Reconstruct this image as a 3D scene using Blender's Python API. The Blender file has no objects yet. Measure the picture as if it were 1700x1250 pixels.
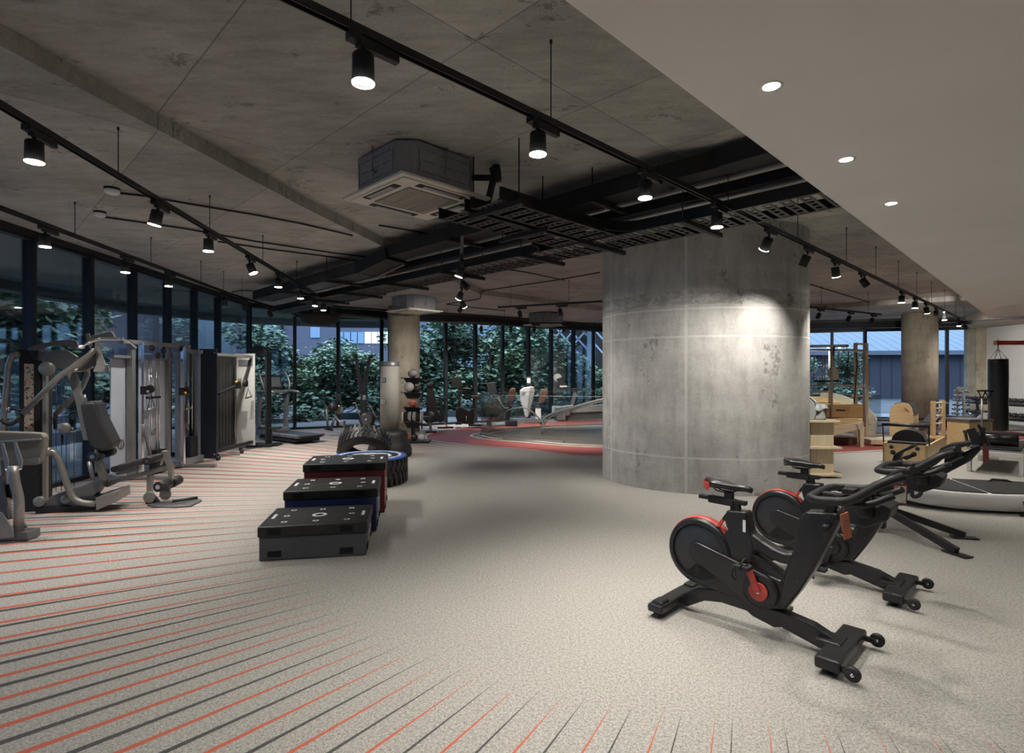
import bpy, math, random
from mathutils import Vector, Matrix
R = math.radians
S = bpy.context.scene
COL = S.collection
FPX, CXP, HZ, EYE = 920.0, 850.0, 622.0, 1.5      # focal length in px, centre column, horizon row, eye height

# ------------------------------------------------------------------ camera
cd = bpy.data.cameras.new('camera'); cam = bpy.data.objects.new('camera', cd); COL.objects.link(cam)
cam.location = (0, 0, EYE); cam.rotation_euler = (R(90), 0, 0)
cd.sensor_width = 36; cd.lens = 36 * FPX / 1700; cd.shift_y = -3 / 1700
cd.clip_start = .05; cd.clip_end = 400
S.camera = cam
# ------------------------------------------------------------------ view and world
S.view_settings.view_transform = 'Standard'; S.view_settings.look = 'None'
S.view_settings.exposure = 0.62; S.view_settings.gamma = 1
S.view_settings.use_curve_mapping = False
S.cycles.use_denoising = True
S.cycles.max_bounces = 7; S.cycles.diffuse_bounces = 4; S.cycles.glossy_bounces = 3
S.cycles.transparent_max_bounces = 10; S.cycles.transmission_bounces = 4
S.cycles.sample_clamp_indirect = 6
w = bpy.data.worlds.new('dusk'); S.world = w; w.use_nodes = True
wn = w.node_tree; wn.nodes.clear()
wo = wn.nodes.new('ShaderNodeOutputWorld'); wb = wn.nodes.new('ShaderNodeBackground')
tc = wn.nodes.new('ShaderNodeTexCoord'); sx = wn.nodes.new('ShaderNodeSeparateXYZ'); cr = wn.nodes.new('ShaderNodeValToRGB')
wn.links.new(tc.outputs['Generated'], sx.inputs[0]); wn.links.new(sx.outputs['Z'], cr.inputs[0])
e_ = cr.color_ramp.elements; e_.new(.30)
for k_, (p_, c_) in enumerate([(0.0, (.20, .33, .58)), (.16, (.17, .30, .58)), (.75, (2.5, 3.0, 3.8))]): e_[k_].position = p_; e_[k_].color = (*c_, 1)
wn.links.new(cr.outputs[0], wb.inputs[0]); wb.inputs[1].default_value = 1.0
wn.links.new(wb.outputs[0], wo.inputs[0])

# ------------------------------------------------------------------ tagging helpers
def tag(o, label=None, cat=None, group=None, kind=None):
    if label: o['label'] = label
    if cat: o['category'] = cat
    if group: o['group'] = group
    if kind: o['kind'] = kind
    return o
def thing(name, label, cat, loc=(0, 0, 0), yaw=0, group=None):
    o = bpy.data.objects.new(name, None); COL.objects.link(o)
    o.location = loc; o.rotation_euler = (0, 0, yaw); o.empty_display_size = .1
    return tag(o, label, cat, group)
def copy_tree(o, parent=None):
    c = o.copy(); COL.objects.link(c); c.parent = parent
    for ch in list(o.children): copy_tree(ch, c)
    return c
def plan(x, y, z=0.0):                 # the point at height z seen at pixel x, y
    Y = (EYE - z) * FPX / (y - HZ)
    return Vector(((x - CXP) / FPX * Y, Y, z))
def atY(x, y, Y):                      # the point at distance Y seen at pixel x, y
    return Vector(((x - CXP) / FPX * Y, Y, EYE - (y - HZ) * Y / FPX))
class Plane:                           # a thing's own upright plane: s along it, w to its left, z up
    def __init__(s, ox, oy, deg):
        s.o = (ox, oy); s.th = R(deg); s.a = (math.cos(s.th), math.sin(s.th)); s.b = (-s.a[1], s.a[0])
    def px(s, x, y, w=0.0):
        k = (x - CXP) / FPX
        ox = s.o[0] + w * s.b[0]; oy = s.o[1] + w * s.b[1]
        t = (k * oy - ox) / (s.a[0] - k * s.a[1])
        Y = oy + t * s.a[1]
        return Vector((t, w, EYE - (y - HZ) * Y / FPX))
    def loc(s, X, Y, z=0):             # world plan point into local coordinates
        dx, dy = X - s.o[0], Y - s.o[1]
        return Vector((dx * s.a[0] + dy * s.a[1], dx * s.b[0] + dy * s.b[1], z))

# ------------------------------------------------------------------ mesh builder
def frame(d):
    d = Vector(d).normalized(); up = Vector((0, 0, 1)) if abs(d.z) < .95 else Vector((0, 1, 0))
    x = d.cross(up).normalized(); return x, x.cross(d).normalized(), d
class MB:
    def __init__(s): s.v = []; s.f = []; s.sm = []; s.mi = []; s.cur = 0
    def add(s, vs, fs, smooth=False):
        n = len(s.v); s.v += [tuple(v) for v in vs]
        for f in fs: s.f.append([i + n for i in f]); s.sm.append(smooth); s.mi.append(s.cur)
        return s
    def box(s, c, d, yaw=0, m=None):
        hx, hy, hz = d[0] / 2, d[1] / 2, d[2] / 2
        vs = [Vector((x, y, z)) for x in (-hx, hx) for y in (-hy, hy) for z in (-hz, hz)]
        if m is None: m = Matrix.Rotation(yaw, 3, 'Z')
        vs = [m @ v + Vector(c) for v in vs]
        return s.add(vs, [(0, 1, 3, 2), (4, 6, 7, 5), (0, 4, 5, 1), (2, 3, 7, 6), (0, 2, 6, 4), (1, 5, 7, 3)])
    def beam(s, p, q, wd, ht, roll=0):
        p = Vector(p); q = Vector(q); x, y, d = frame(q - p)
        if roll: m = Matrix.Rotation(roll, 3, d); x = m @ x; y = m @ y
        vs = []
        for o in (p, q):
            for sx, sy in ((-1, -1), (1, -1), (1, 1), (-1, 1)): vs.append(o + x * sx * wd / 2 + y * sy * ht / 2)
        return s.add(vs, [(0, 1, 2, 3), (7, 6, 5, 4), (0, 4, 5, 1), (1, 5, 6, 2), (2, 6, 7, 3), (3, 7, 4, 0)])
    def tube(s, pts, r, n=10, closed=False, r2=None, round_=0):
        P = [Vector(p) for p in pts]
        if round_ and len(P) > 2: P = fillet(P, round_)
        m = len(P); rs = r if isinstance(r, (list, tuple)) else [r] * m
        if len(rs) != m: rs = [rs[0] + (rs[-1] - rs[0]) * i / (m - 1) for i in range(m)]
        T = []
        for i in range(m):
            a = P[(i - 1) % m] if (closed or i) else P[i]; b = P[(i + 1) % m] if (closed or i < m - 1) else P[i]
            T.append((b - a).normalized())
        x, y, _ = frame(T[0]); vs = []
        for i in range(m):
            if i:
                q = T[i - 1].rotation_difference(T[i]); x = q @ x; y = q @ y
            ry = (r2 / rs[0] if r2 else 1)
            for k in range(n):
                a = 2 * math.pi * k / n; vs.append(P[i] + x * math.cos(a) * rs[i] + y * math.sin(a) * rs[i] * ry)
        fs = []
        for i in range(m if closed else m - 1):
            j = (i + 1) % m
            for k in range(n): fs.append((i * n + k, i * n + (k + 1) % n, j * n + (k + 1) % n, j * n + k))
        s.add(vs, fs, True)
        if not closed:
            b = len(s.v) - len(vs)
            s.f.append([b + k for k in range(n)][::-1]); s.sm.append(False); s.mi.append(s.cur)
            s.f.append([b + (m - 1) * n + k for k in range(n)]); s.sm.append(False); s.mi.append(s.cur)
        return s
    def cyl(s, p, q, r, r2=None, n=20): return s.tube([p, q], [r, r if r2 is None else r2], n)
    def lathe(s, prof, o=(0, 0, 0), axis=(0, 0, 1), n=28, ang=2 * math.pi, sharp=False):
        x, y, d = frame(axis); o = Vector(o); vs = []; full = abs(ang - 2 * math.pi) < 1e-6; m = len(prof)
        cols = n if full else n + 1
        for k in range(cols):
            a = ang * k / n
            for (rr, h) in prof: vs.append(o + (x * math.cos(a) + y * math.sin(a)) * rr + d * h)
        fs = []
        for k in range(n):
            j = (k + 1) % cols
            for i in range(m - 1): fs.append((k * m + i, j * m + i, j * m + i + 1, k * m + i + 1))
        return s.add(vs, fs, not sharp)
    def prism(s, poly, w0, w1, fn=None):        # poly of (s, z), thickness along w
        if fn is None: fn = lambda p, w: Vector((p[0], w, p[1]))
        n = len(poly); vs = [fn(p, w0) for p in poly] + [fn(p, w1) for p in poly]
        fs = [list(range(n)), list(range(2 * n - 1, n - 1, -1))] + [(i, i + n, (i + 1) % n + n, (i + 1) % n) for i in range(n)]
        return s.add(vs, fs)
    def slab(s, poly, z0, z1): return s.prism(poly, z0, z1, lambda p, w: Vector((p[0], p[1], w)))
    def ball(s, c, r, n=16, sc=(1, 1, 1)):
        vs = []; fs = []; m = n // 2; c = Vector(c)
        for i in range(m + 1):
            t = math.pi * i / m
            for k in range(n):
                a = 2 * math.pi * k / n
                vs.append(c + Vector((math.sin(t) * math.cos(a) * r * sc[0], math.sin(t) * math.sin(a) * r * sc[1], math.cos(t) * r * sc[2])))
        for i in range(m):
            for k in range(n): fs.append((i * n + k, (i + 1) * n + k, (i + 1) * n + (k + 1) % n, i * n + (k + 1) % n))
        return s.add(vs, fs, True)
    def ring(s, c, rad, r, axis=(0, 0, 1), n=28, k=8, a0=0, a1=2 * math.pi):
        x, y, d = frame(axis); c = Vector(c); full = a1 - a0 > 6.28
        pts = [c + (x * math.cos(a0 + (a1 - a0) * i / n) + y * math.sin(a0 + (a1 - a0) * i / n)) * rad for i in range(n if full else n + 1)]
        return s.tube(pts, r, k, closed=full)
    def build(s, name, mat, parent=None, bev=0, loc=None, seg=2, sub=0):
        me = bpy.data.meshes.new(name); me.from_pydata(s.v, [], s.f)
        for i, p in enumerate(me.polygons): p.use_smooth = s.sm[i]; p.material_index = s.mi[i]
        me.validate(); me.update()
        for m in (mat if isinstance(mat, (list, tuple)) else [mat]): me.materials.append(m)
        o = bpy.data.objects.new(name, me); COL.objects.link(o)
        if parent: o.parent = parent
        if loc is not None: o.location = loc
        if bev:
            b = o.modifiers.new('bevel', 'BEVEL'); b.width = bev; b.segments = seg; b.limit_method = 'ANGLE'; b.angle_limit = R(40)
        if sub:
            q = o.modifiers.new('sub', 'SUBSURF'); q.levels = sub; q.render_levels = sub
        return o
def fillet(P, rad):
    out = [P[0]]
    for i in range(1, len(P) - 1):
        a = (P[i - 1] - P[i]); b = (P[i + 1] - P[i]); d = min(rad, a.length * .45, b.length * .45)
        p0 = P[i] + a.normalized() * d; p1 = P[i] + b.normalized() * d
        for k in range(5):
            t = k / 4; out.append(p0 * (1 - t) ** 2 + P[i] * 2 * t * (1 - t) + p1 * t * t)
    out.append(P[-1]); return out
def tubes(name, mat, parent, paths, r, n=8, rd=.04):
    m = MB()
    for p in paths: m.tube(p, r, n, round_=rd)
    return m.build(name, mat, parent)
def struct(o, label=None): o['kind'] = 'structure'; return o

# ------------------------------------------------------------------ materials
def newmat(name):
    m = bpy.data.materials.new(name); m.use_nodes = True; nt = m.node_tree
    return m, nt, nt.nodes['Principled BSDF']
class G:                                # short hand for node graphs
    def __init__(s, nt): s.nt = nt
    def n(s, t, **k):
        o = s.nt.nodes.new('ShaderNode' + t)
        for a, b in k.items(): setattr(o, a, b)
        return o
    def link(s, a, b): s.nt.links.new(a, b)
    def put(s, sock, v):
        if hasattr(v, 'is_output') or isinstance(v, bpy.types.NodeSocket): s.link(v, sock)
        else: sock.default_value = v
    def m(s, op, a, b=0.0, c=None):
        o = s.n('Math', operation=op); s.put(o.inputs[0], a); s.put(o.inputs[1], b)
        if c is not None: s.put(o.inputs[2], c)
        return o.outputs[0]
    def noise(s, vec, scale, detail=3, rough=.55):
        o = s.n('TexNoise'); s.link(vec, o.inputs['Vector']); o.inputs['Scale'].default_value = scale
        o.inputs['Detail'].default_value = detail; o.inputs['Roughness'].default_value = rough
        return o.outputs['Fac']
    def ramp(s, fac, stops):
        o = s.n('ValToRGB'); s.put(o.inputs[0], fac); e = o.color_ramp.elements
        while len(e) < len(stops): e.new(.5)
        for q, (p, c) in zip(e, stops): q.position = p; q.color = (*c, 1)
        return o.outputs[0]
    def mix(s, f, a, b, mode='MIX'):
        o = s.n('MixRGB', blend_type=mode); s.put(o.inputs[0], f)
        s.put(o.inputs[1], a if not isinstance(a, tuple) else (*a, 1)); s.put(o.inputs[2], b if not isinstance(b, tuple) else (*b, 1))
        return o.outputs[0]
    def coord(s): return s.n('TexCoord').outputs['Object']
    def xyz(s, v):
        o = s.n('SeparateXYZ'); s.link(v, o.inputs[0]); return o.outputs
    def mapv(s, v, sc=(1, 1, 1), rz=0):
        o = s.n('Mapping'); s.link(v, o.inputs[0]); o.inputs['Scale'].default_value = sc; o.inputs['Rotation'].default_value = (0, 0, rz); return o.outputs[0]
    def bump(s, bsdf, h, st=.2, d=.01):
        o = s.n('Bump'); s.link(h, o.inputs['Height']); o.inputs['Strength'].default_value = st; o.inputs['Distance'].default_value = d
        s.link(o.outputs[0], bsdf.inputs['Normal'])
def plain(name, col, rough=.5, metal=0, var=.12, scale=30, spec=.5, bump=0, coat=0):
    m, nt, b = newmat(name); g = G(nt); v = g.coord()
    f = g.noise(v, scale, 3)
    lo = tuple(max(0, c * (1 - var)) for c in col); hi = tuple(min(1, c * (1 + var)) for c in col)
    g.link(g.ramp(f, [(.3, lo), (.7, hi)]), b.inputs['Base Color'])
    b.inputs['Roughness'].default_value = rough; b.inputs['Metallic'].default_value = metal
    b.inputs['Specular IOR Level'].default_value = spec
    if coat: b.inputs['Coat Weight'].default_value = coat; b.inputs['Coat Roughness'].default_value = .15
    if bump: g.bump(b, g.noise(v, scale * 4, 2), bump, .004)
    return m
def emit(name, col, st):
    m, nt, b = newmat(name); b.inputs['Base Color'].default_value = (.8, .8, .8, 1)
    g = G(nt); v = g.coord(); c = g.ramp(g.noise(v, 20), [(.2, col), (.8, tuple(min(1, x * 1.05) for x in col))])
    g.link(c, b.inputs['Emission Color']); b.inputs['Emission Strength'].default_value = st
    return m
def wood(name, a, b_, scale=6, axis=0, rough=.45):
    m, nt, b = newmat(name); g = G(nt); v = g.coord()
    sc = [14, 14, 14]; sc[axis] = 1.2
    f = g.noise(g.mapv(v, tuple(sc)), scale, 5, .6)
    g.link(g.ramp(f, [(.3, a), (.7, b_)]), b.inputs['Base Color']); b.inputs['Roughness'].default_value = rough
    g.bump(b, f, .08, .002); return m
def glassmat(name, tint, refl=1.0, solid=0.0):
    m, nt, b = newmat(name); g = G(nt); nt.nodes.remove(b)
    out = nt.nodes['Material Output']; tr = g.n('BsdfTransparent'); gl = g.n('BsdfGlossy'); fr = g.n('Fresnel'); mx = g.n('MixShader')
    fr.inputs[0].default_value = 1.45; gl.inputs['Roughness'].default_value = .02
    n_ = g.noise(g.coord(), 1.5, 1)
    g.link(g.ramp(n_, [(0, tint), (1, tuple(min(1, t * 1.03) for t in tint))]), tr.inputs[0])
    fac = g.m('MINIMUM', g.m('MULTIPLY', fr.outputs[0], refl), .85)
    if solid: fac = g.m('ADD', fac, solid)
    gl.inputs['Color'].default_value = (.9, .93, .95, 1)
    g.link(fac, mx.inputs[0]); g.link(tr.outputs[0], mx.inputs[1]); g.link(gl.outputs[0], mx.inputs[2]); g.link(mx.outputs[0], out.inputs[0])
    return m

def concrete(name, a, b_, c_, seams=None, bands=None, vert=False, wet=0):
    m, nt, b = newmat(name); g = G(nt); v = g.coord(); X, Y, Z = g.xyz(v)
    big = g.noise(g.mapv(v, (1, 1, 2.2) if vert else (1, 1, 1)), .9, 5, .6)
    mid = g.noise(g.mapv(v, (3, 3, .8) if vert else (1.0, 3.5, 1), R(45)), 2.6, 6, .7)
    fine = g.noise(v, 38, 4, .7)
    col = g.ramp(big, [(.3, a), (.52, b_), (.72, c_)])
    col = g.mix(.55, col, g.ramp(mid, [(.3, (.42, .41, .39)), (.5, (.75, .74, .72)), (.7, (1, 1, 1))]), 'MULTIPLY')
    col = g.mix(.35, col, g.ramp(fine, [(.3, (.6, .6, .6)), (.6, (1, 1, 1))]), 'MULTIPLY')
    # dark scattered stains
    st = g.m('MULTIPLY', g.m('GREATER_THAN', g.noise(g.mapv(v, (1, 2.2, 1), R(40)), 1.7, 8, .75), .60), g.m('GREATER_THAN', g.noise(v, 16, 5, .8), .5))
    col = g.mix(g.m('MULTIPLY', st, .5), col, (.07, .065, .06))
    if seams:
        us, u0, vs, v0 = seams
        u = g.m('MULTIPLY', g.m('ADD', X, Y), .70711); w_ = g.m('MULTIPLY', g.m('SUBTRACT', Y, X), .70711)
        wob = g.m('MULTIPLY', g.m('SUBTRACT', g.noise(v, 3, 4), .5), .015)
        def line(c, sp, o):
            t = g.m('PINGPONG', g.m('ADD', g.m('ADD', c, -o), wob), sp / 2)
            return g.m('LESS_THAN', t, .0045)
        ln = g.m('MAXIMUM', line(u, us, u0), line(w_, vs, v0))
        col = g.mix(g.m('MULTIPLY', ln, .5), col, (.045, .04, .037))
        # each formwork sheet a slightly different tone
        cell = g.m('FRACT', g.m('MULTIPLY', g.m('SINE', g.m('ADD', g.m('MULTIPLY', g.m('FLOOR', g.m('DIVIDE', g.m('ADD', u, -u0), us)), 12.9), g.m('MULTIPLY', g.m('FLOOR', g.m('DIVIDE', g.m('ADD', w_, -v0), vs)), 78.2))), 437.5))
        tone = g.n('CombineXYZ'); k = g.m('ADD', g.m('MULTIPLY', cell, .25), .85)
        for i in range(3): g.link(k, tone.inputs[i])
        col = g.mix(1.0, col, tone.outputs[0], 'MULTIPLY')
    if bands:
        zs, ang = bands
        at = g.m('ARCTAN2', Y, X)
        wob = g.m('MULTIPLY', g.m('SUBTRACT', g.noise(v, 2.5, 4), .5), .03)
        acc = None
        for z in zs:
            t = g.m('LESS_THAN', g.m('ABSOLUTE', g.m('ADD', g.m('SUBTRACT', Z, z), wob)), .012)
            acc = t if acc is None else g.m('MAXIMUM', acc, t)
        for a0, wd in ang:
            t = g.m('LESS_THAN', g.m('ABSOLUTE', g.m('ADD', g.m('SUBTRACT', at, a0), g.m('MULTIPLY', wob, .4))), wd)
            acc = g.m('MAXIMUM', acc, t)
        col = g.mix(g.m('MULTIPLY', acc, .5), col, (.58, .57, .55))
        # rubbed grey patch below the top lift
        pm = g.m('MULTIPLY', g.m('MULTIPLY', g.m('LESS_THAN', g.m('ABSOLUTE', g.m('ADD', g.m('SUBTRACT', Z, 2.47), g.m('MULTIPLY', wob, 3))), .09), g.m('GREATER_THAN', g.noise(g.mapv(v, (1.2, 1.2, 3)), 4, 8, .85), .50)), .4)
        col = g.mix(pm, col, (.10, .10, .098))
    g.link(col, b.inputs['Base Color']); b.inputs['Roughness'].default_value = .75
    b.inputs['Specular IOR Level'].default_value = .3
    g.bump(b, g.m('ADD', g.m('MULTIPLY', mid, .6), g.m('MULTIPLY', fine, .4)), .25, .01)
    return m
def floor_mat():
    m, nt, b = newmat('speckled rubber floor with printed rays'); g = G(nt); v = g.coord(); X, Y, Z = g.xyz(v)
    f = g.noise(v, 120, 4, .85); f2 = g.noise(v, 62, 3, .75); big = g.noise(v, .7, 3)
    col = g.ramp(f, [(.34, (.10, .095, .088)), (.46, (.33, .318, .295)), (.6, (.48, .465, .435)), (.72, (.64, .625, .59))])
    col = g.mix(.6, col, g.ramp(f2, [(.38, (.45, .44, .42)), (.5, (.85, .84, .82)), (.64, (1.1, 1.08, 1.04))]), 'MULTIPLY')
    col = g.mix(.35, col, g.ramp(big, [(.3, (.84, .84, .84)), (.7, (1, 1, 1))]), 'MULTIPLY')
    dx = g.m('SUBTRACT', X, 2.95); dy = g.m('SUBTRACT', Y, 7.1)
    r = g.m('SQRT', g.m('ADD', g.m('MULTIPLY', dx, dx), g.m('MULTIPLY', dy, dy)))
    deg = g.m('MULTIPLY', g.m('ARCTAN2', g.m('MULTIPLY', dy, -1), g.m('MULTIPLY', dx, -1)), 57.29578)   # 0 = west, grows anticlockwise
    r0 = g.m('SUBTRACT', 5.3, g.m('MULTIPLY', g.m('MAXIMUM', g.m('SUBTRACT', deg, 55), 0), .02))
    past = g.m('SUBTRACT', r, r0)
    width = g.m('MINIMUM', g.m('MULTIPLY', g.m('MAXIMUM', past, 0), .022), .043)
    per = 2.31
    def stripes(off):
        t = g.m('PINGPONG', g.m('ADD', g.m('SUBTRACT', deg, off), 200 * per), per / 2)
        d = g.m('MULTIPLY', g.m('MULTIPLY', t, .0174533), r)
        return g.m('MULTIPLY', g.m('LESS_THAN', d, g.m('MULTIPLY', width, .5)), g.m('GREATER_THAN', past, 0))
    redoff = g.m('ADD', g.m('ADD', 46.2 + per / 2, g.m('MULTIPLY', g.m('MAXIMUM', g.m('SUBTRACT', 42, deg), 0), .026 * per)), g.m('MULTIPLY', g.m('MAXIMUM', g.m('SUBTRACT', deg, 56), 0), .016 * per))
    area = g.m('MULTIPLY', g.m('GREATER_THAN', deg, -62), g.m('LESS_THAN', deg, 112))
    grit = g.m('ADD', .8, g.m('MULTIPLY', g.m('GREATER_THAN', f, .5), .18))
    col = g.mix(g.m('MULTIPLY', g.m('MULTIPLY', stripes(46.2), area), grit), col, (.035, .036, .038))
    col = g.mix(g.m('MULTIPLY', g.m('MULTIPLY', stripes(redoff), area), grit), col, (.47, .09, .042))
    g.link(col, b.inputs['Base Color']); b.inputs['Roughness'].default_value = .62; b.inputs['Specular IOR Level'].default_value = .3
    g.bump(b, f, .25, .003); return m

M = {}
M['floor'] = floor_mat()
M['ceil'] = concrete('board marked concrete', (.375, .362, .328), (.50, .485, .445), (.61, .595, .555), seams=(1.07, 1.04, 2.4, 4.8))
M['column'] = concrete('cast column concrete', (.36, .35, .335), (.46, .45, .43), (.56, .55, .53), bands=((2.33, 1.98, .45), ((-2.05, .016), (-3.0, .012))), vert=True)
M['pillar'] = concrete('pillar concrete', (.38, .33, .25), (.46, .41, .32), (.54, .49, .40), vert=True)
M['plaster'] = plain('white plaster', (.82, .80, .775), .85, var=.03, scale=1.2)
M['wallpaint'] = plain('off white wall paint', (.56, .55, .525), .85, var=.03, scale=1.0)
M['soffit2'] = plain('warm bulkhead paint', (.32, .27, .22), .85, var=.05, scale=1.0)
M['black'] = plain('satin black steel', (.012, .012, .013), .45, var=.2)
M['blackmatt'] = plain('matt black', (.010, .010, .011), .7, var=.2)
M['bronze'] = plain('dark anodised aluminium', (.018, .019, .022), .4, .3, var=.15)
M['glass'] = glassmat('window glass', (.82, .89, .93), .55)
M['rail_glass'] = glassmat('balustrade glass', (.93, .95, .95), .5)
M['lamp'] = emit('lit lamp lens', (1.0, .93, .82), 28)
M['lampoff'] = plain('lamp reflector', (.10, .10, .10), .3, .5)
M['steel'] = plain('galvanised steel', (.30, .31, .33), .45, .6, var=.1)
M['chrome'] = plain('chrome', (.75, .76, .78), .14, 1, var=.05)
M['silver'] = plain('silver grey powder coat', (.30, .29, .28), .38, .55, var=.08)
M['grey'] = plain('mid grey powder coat', (.16, .16, .165), .42, .4, var=.08)
M['white'] = plain('white plastic', (.72, .71, .68), .45, var=.03)
M['acwhite'] = plain('cream panel plastic', (.62, .58, .50), .5, var=.03)
M['rubber'] = plain('black rubber', (.014, .014, .015), .55, var=.3, bump=.2)
M['vinyl'] = plain('black vinyl', (.012, .012, .013), .32, var=.25, scale=12, bump=.15)
M['red'] = plain('red plastic', (.50, .055, .045), .38, var=.08)
M['redsteel'] = plain('red painted steel', (.52, .06, .035), .35, var=.08)
M['greyplastic'] = plain('pale grey plastic', (.33, .34, .33), .45, var=.06)
M['panel'] = plain('translucent grey shroud', (.42, .45, .52), .5, var=.04, scale=3)
M['navy'] = plain('dark navy panel', (.016, .02, .03), .5, var=.15)
M['ply'] = wood('light plywood', (.50, .40, .26), (.64, .54, .38), 2.2, 0)
M['plyz'] = wood('light plywood upright', (.46, .38, .25), (.60, .51, .36), 2.2, 2)
M['maple'] = wood('maple', (.50, .35, .17), (.64, .47, .26), 1.6, 0)
M['tan'] = plain('tan upholstery', (.07, .032, .02), .5, var=.08)
M['print'] = plain('white print', (.75, .75, .75), .6, var=.04)
# ================================================================== THE SHELL
WIN = [(-5.10, -2.5), (-5.2, -.5), (-5.28, 1.5), (-5.40, 3.2), (-5.50, 4.6), (-5.57, 5.55), (-5.64, 6.48), (-5.71, 7.47), (-5.78, 8.44),
       (-5.86, 9.42), (-5.92, 10.32), (-6.0, 11.3), (-6.12, 12.9), (-5.76, 14.7), (-4.75, 15.2), (-3.72, 15.8), (-2.0, 16.7),
       (-1.14, 17.2), (-.31, 17.8), (.54, 18.3), (1.33, 18.9), (2.17, 19.6), (2.98, 20.3), (4.6, 20.7), (6.6, 20.7),
       (8.6, 20.3), (10.1, 19.85), (11.2, 19.4), (12.1, 19.0), (13.3, 18.7), (14.4, 18.35), (14.95, 18.1)]
WIN = [(x * 1.08, y * 1.08) if i < 13 else (x, y) for i, (x, y) in enumerate(WIN)]; WIN[13] = (-5.96, 15.2); WIN[14] = (-4.92, 15.7)
ZH, ZL, ZS = 3.42, 3.30, 2.80
roomp = WIN + [(15.2, 18.0), (15.2, -4), (-5.5, -4)]
struct(MB().slab(roomp, -.2, 0).build('floor', M['floor']))
# the main slab (high) and the thicker slab (low) around it
struct(MB().slab([(p[0] * 1.0, p[1]) for p in roomp], ZH, ZH + .3).build('ceiling', M['ceil']))
STEP = [(-4.2, -4), (-2.80, 3.03), (-2.25, 5.92), (-.72, 12.4), (2.36, 15.5), (8.7, 15.0), (11.0, 13.35), (15.2, 11.6)]
low = STEP + [(15.2, 18.0)] + WIN[::-1] + [(-5.5, -4)]
struct(MB().slab(low, ZL, ZH + .01).build('ceiling_thick_slab', M['ceil']))
# white plaster soffit over the camera
soff = [(-5.05, -3.31), (10.9, 12.64), (15.2, 8.34), (15.2, -4), (-5.05, -4)]
SOFF = struct(MB().slab(soff, ZS, ZH - .02).build('ceiling_soffit', M['plaster']))
struct(MB().slab([(12.0, 13.6), (15.2, 8.5), (15.2, 17.7), (14.3, 17.7)], 3.0, ZL - .01).build('ceiling_bulkhead', M['soffit2']))
struct(MB().box((15.3, 7, 1.7), (.2, 22.2, 3.45)).build('wall_right', M['wallpaint']))
struct(MB().box((4.8, -4.1, 1.7), (21.0, .2, 3.45)).build('wall_behind', M['wallpaint']))
struct(MB().box((-5.5, -3.4, 1.7), (.15, 1.4, 3.4)).build('wall_left', M['wallpaint']))
struct(MB().box((15.05, 18.0, 1.66), (.34, .5, 3.3)).build('wall_pilaster', M['pillar']))
# window bays: glass pane with its mullion, sill and header
for i in range(len(WIN) - 1):
    a = Vector((*WIN[i], 0)); b = Vector((*WIN[i + 1], 0)); d = (b - a); L = d.length; d.normalize(); nrm = Vector((-d.y, d.x, 0))
    zt = 3.20 if i < 13 else 3.08 if i < 24 else 2.98
    yaw = math.atan2(d.y, d.x)
    w_ = struct(MB().box((a + b) / 2 + Vector((0, 0, zt / 2 + .03)), (L, .012, zt - .02), yaw).build('window_%d' % (i + 1), M['glass']))
    fr = MB(); wd = .06 if i < 13 else .085
    dep = .13
    fr.box(a + Vector((0, 0, zt / 2)) , (wd, dep, zt + .02), yaw)
    fr.box((a + b) / 2 + Vector((0, 0, .03)), (L, .10, .06), yaw)
    fr.box((a + b) / 2 + Vector((0, 0, zt + .03)), (L, .10, .07), yaw)
    fr.build('window_frame', M['bronze'], w_)
    hd = MB(); hd.box((a + b) / 2 + Vector((0, 0, (zt + ZH) / 2 + .02)), (L + .04, .22, ZH - zt - .02), yaw)
    struct(hd.build('trim_%d' % (i + 1), M['bronze']))
# ------------------------------------------------------------------ running track, stairwell floor and painted rings
def smooth_loop(pts, n=6):
    out = []; m = len(pts)
    for i in range(m):
        p0, p1, p2, p3 = [Vector((*pts[(i + k) % m], 0)) for k in (-1, 0, 1, 2)]
        for k in range(n):
            t = k / n
            q = .5 * ((2 * p1) + (p2 - p0) * t + (2 * p0 - 5 * p1 + 4 * p2 - p3) * t * t + (3 * p1 - p0 - 3 * p2 + p3) * t ** 3)
            out.append((q.x, q.y))
    return out
OUT = smooth_loop([(-2.1, 13.6), (-1.6, 15.3), (.4, 17.1), (2.86, 18.5), (6, 19.2), (10, 18.2), (12.6, 16.4), (13.2, 14.3), (11.6, 12.6), (8, 11.2), (4.6, 10.2), (1.6, 10.15), (.29, 11.04), (-1.06, 11.9), (-1.75, 12.5)])
INN = smooth_loop([(-1.0, 13.7), (-.54, 14.7), (.41, 15.7), (2.6, 16.5), (6, 17.1), (9.4, 16.4), (11.2, 15.2), (11.6, 14.3), (10.6, 13.6), (7.6, 12.5), (4.6, 11.6), (1.8, 11.4), (.32, 12.2), (-.47, 12.7), (-.8, 13.1)])
def inset(loop, d):
    m = len(loop); out = []
    for i in range(m):
        a = Vector((*loop[i - 1], 0)); b = Vector((*loop[(i + 1) % m], 0)); t = (b - a).normalized()
        out.append((loop[i][0] + t.y * d, loop[i][1] - t.x * d))
    return out
M['track'] = plain('red running track rubber', (.25, .055, .045), .55, var=.15, scale=3)
M['wellfloor'] = plain('brown grey deck', (.085, .07, .05), .5, var=.2, scale=1.5)
M['line'] = plain('white line paint', (.62, .58, .52), .6, var=.05)
struct(MB().slab(OUT, .001, .006).build('floor_running_track', M['track']))
struct(MB().slab(INN, .006, .010).build('floor_stairwell', M['wellfloor']))
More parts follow.
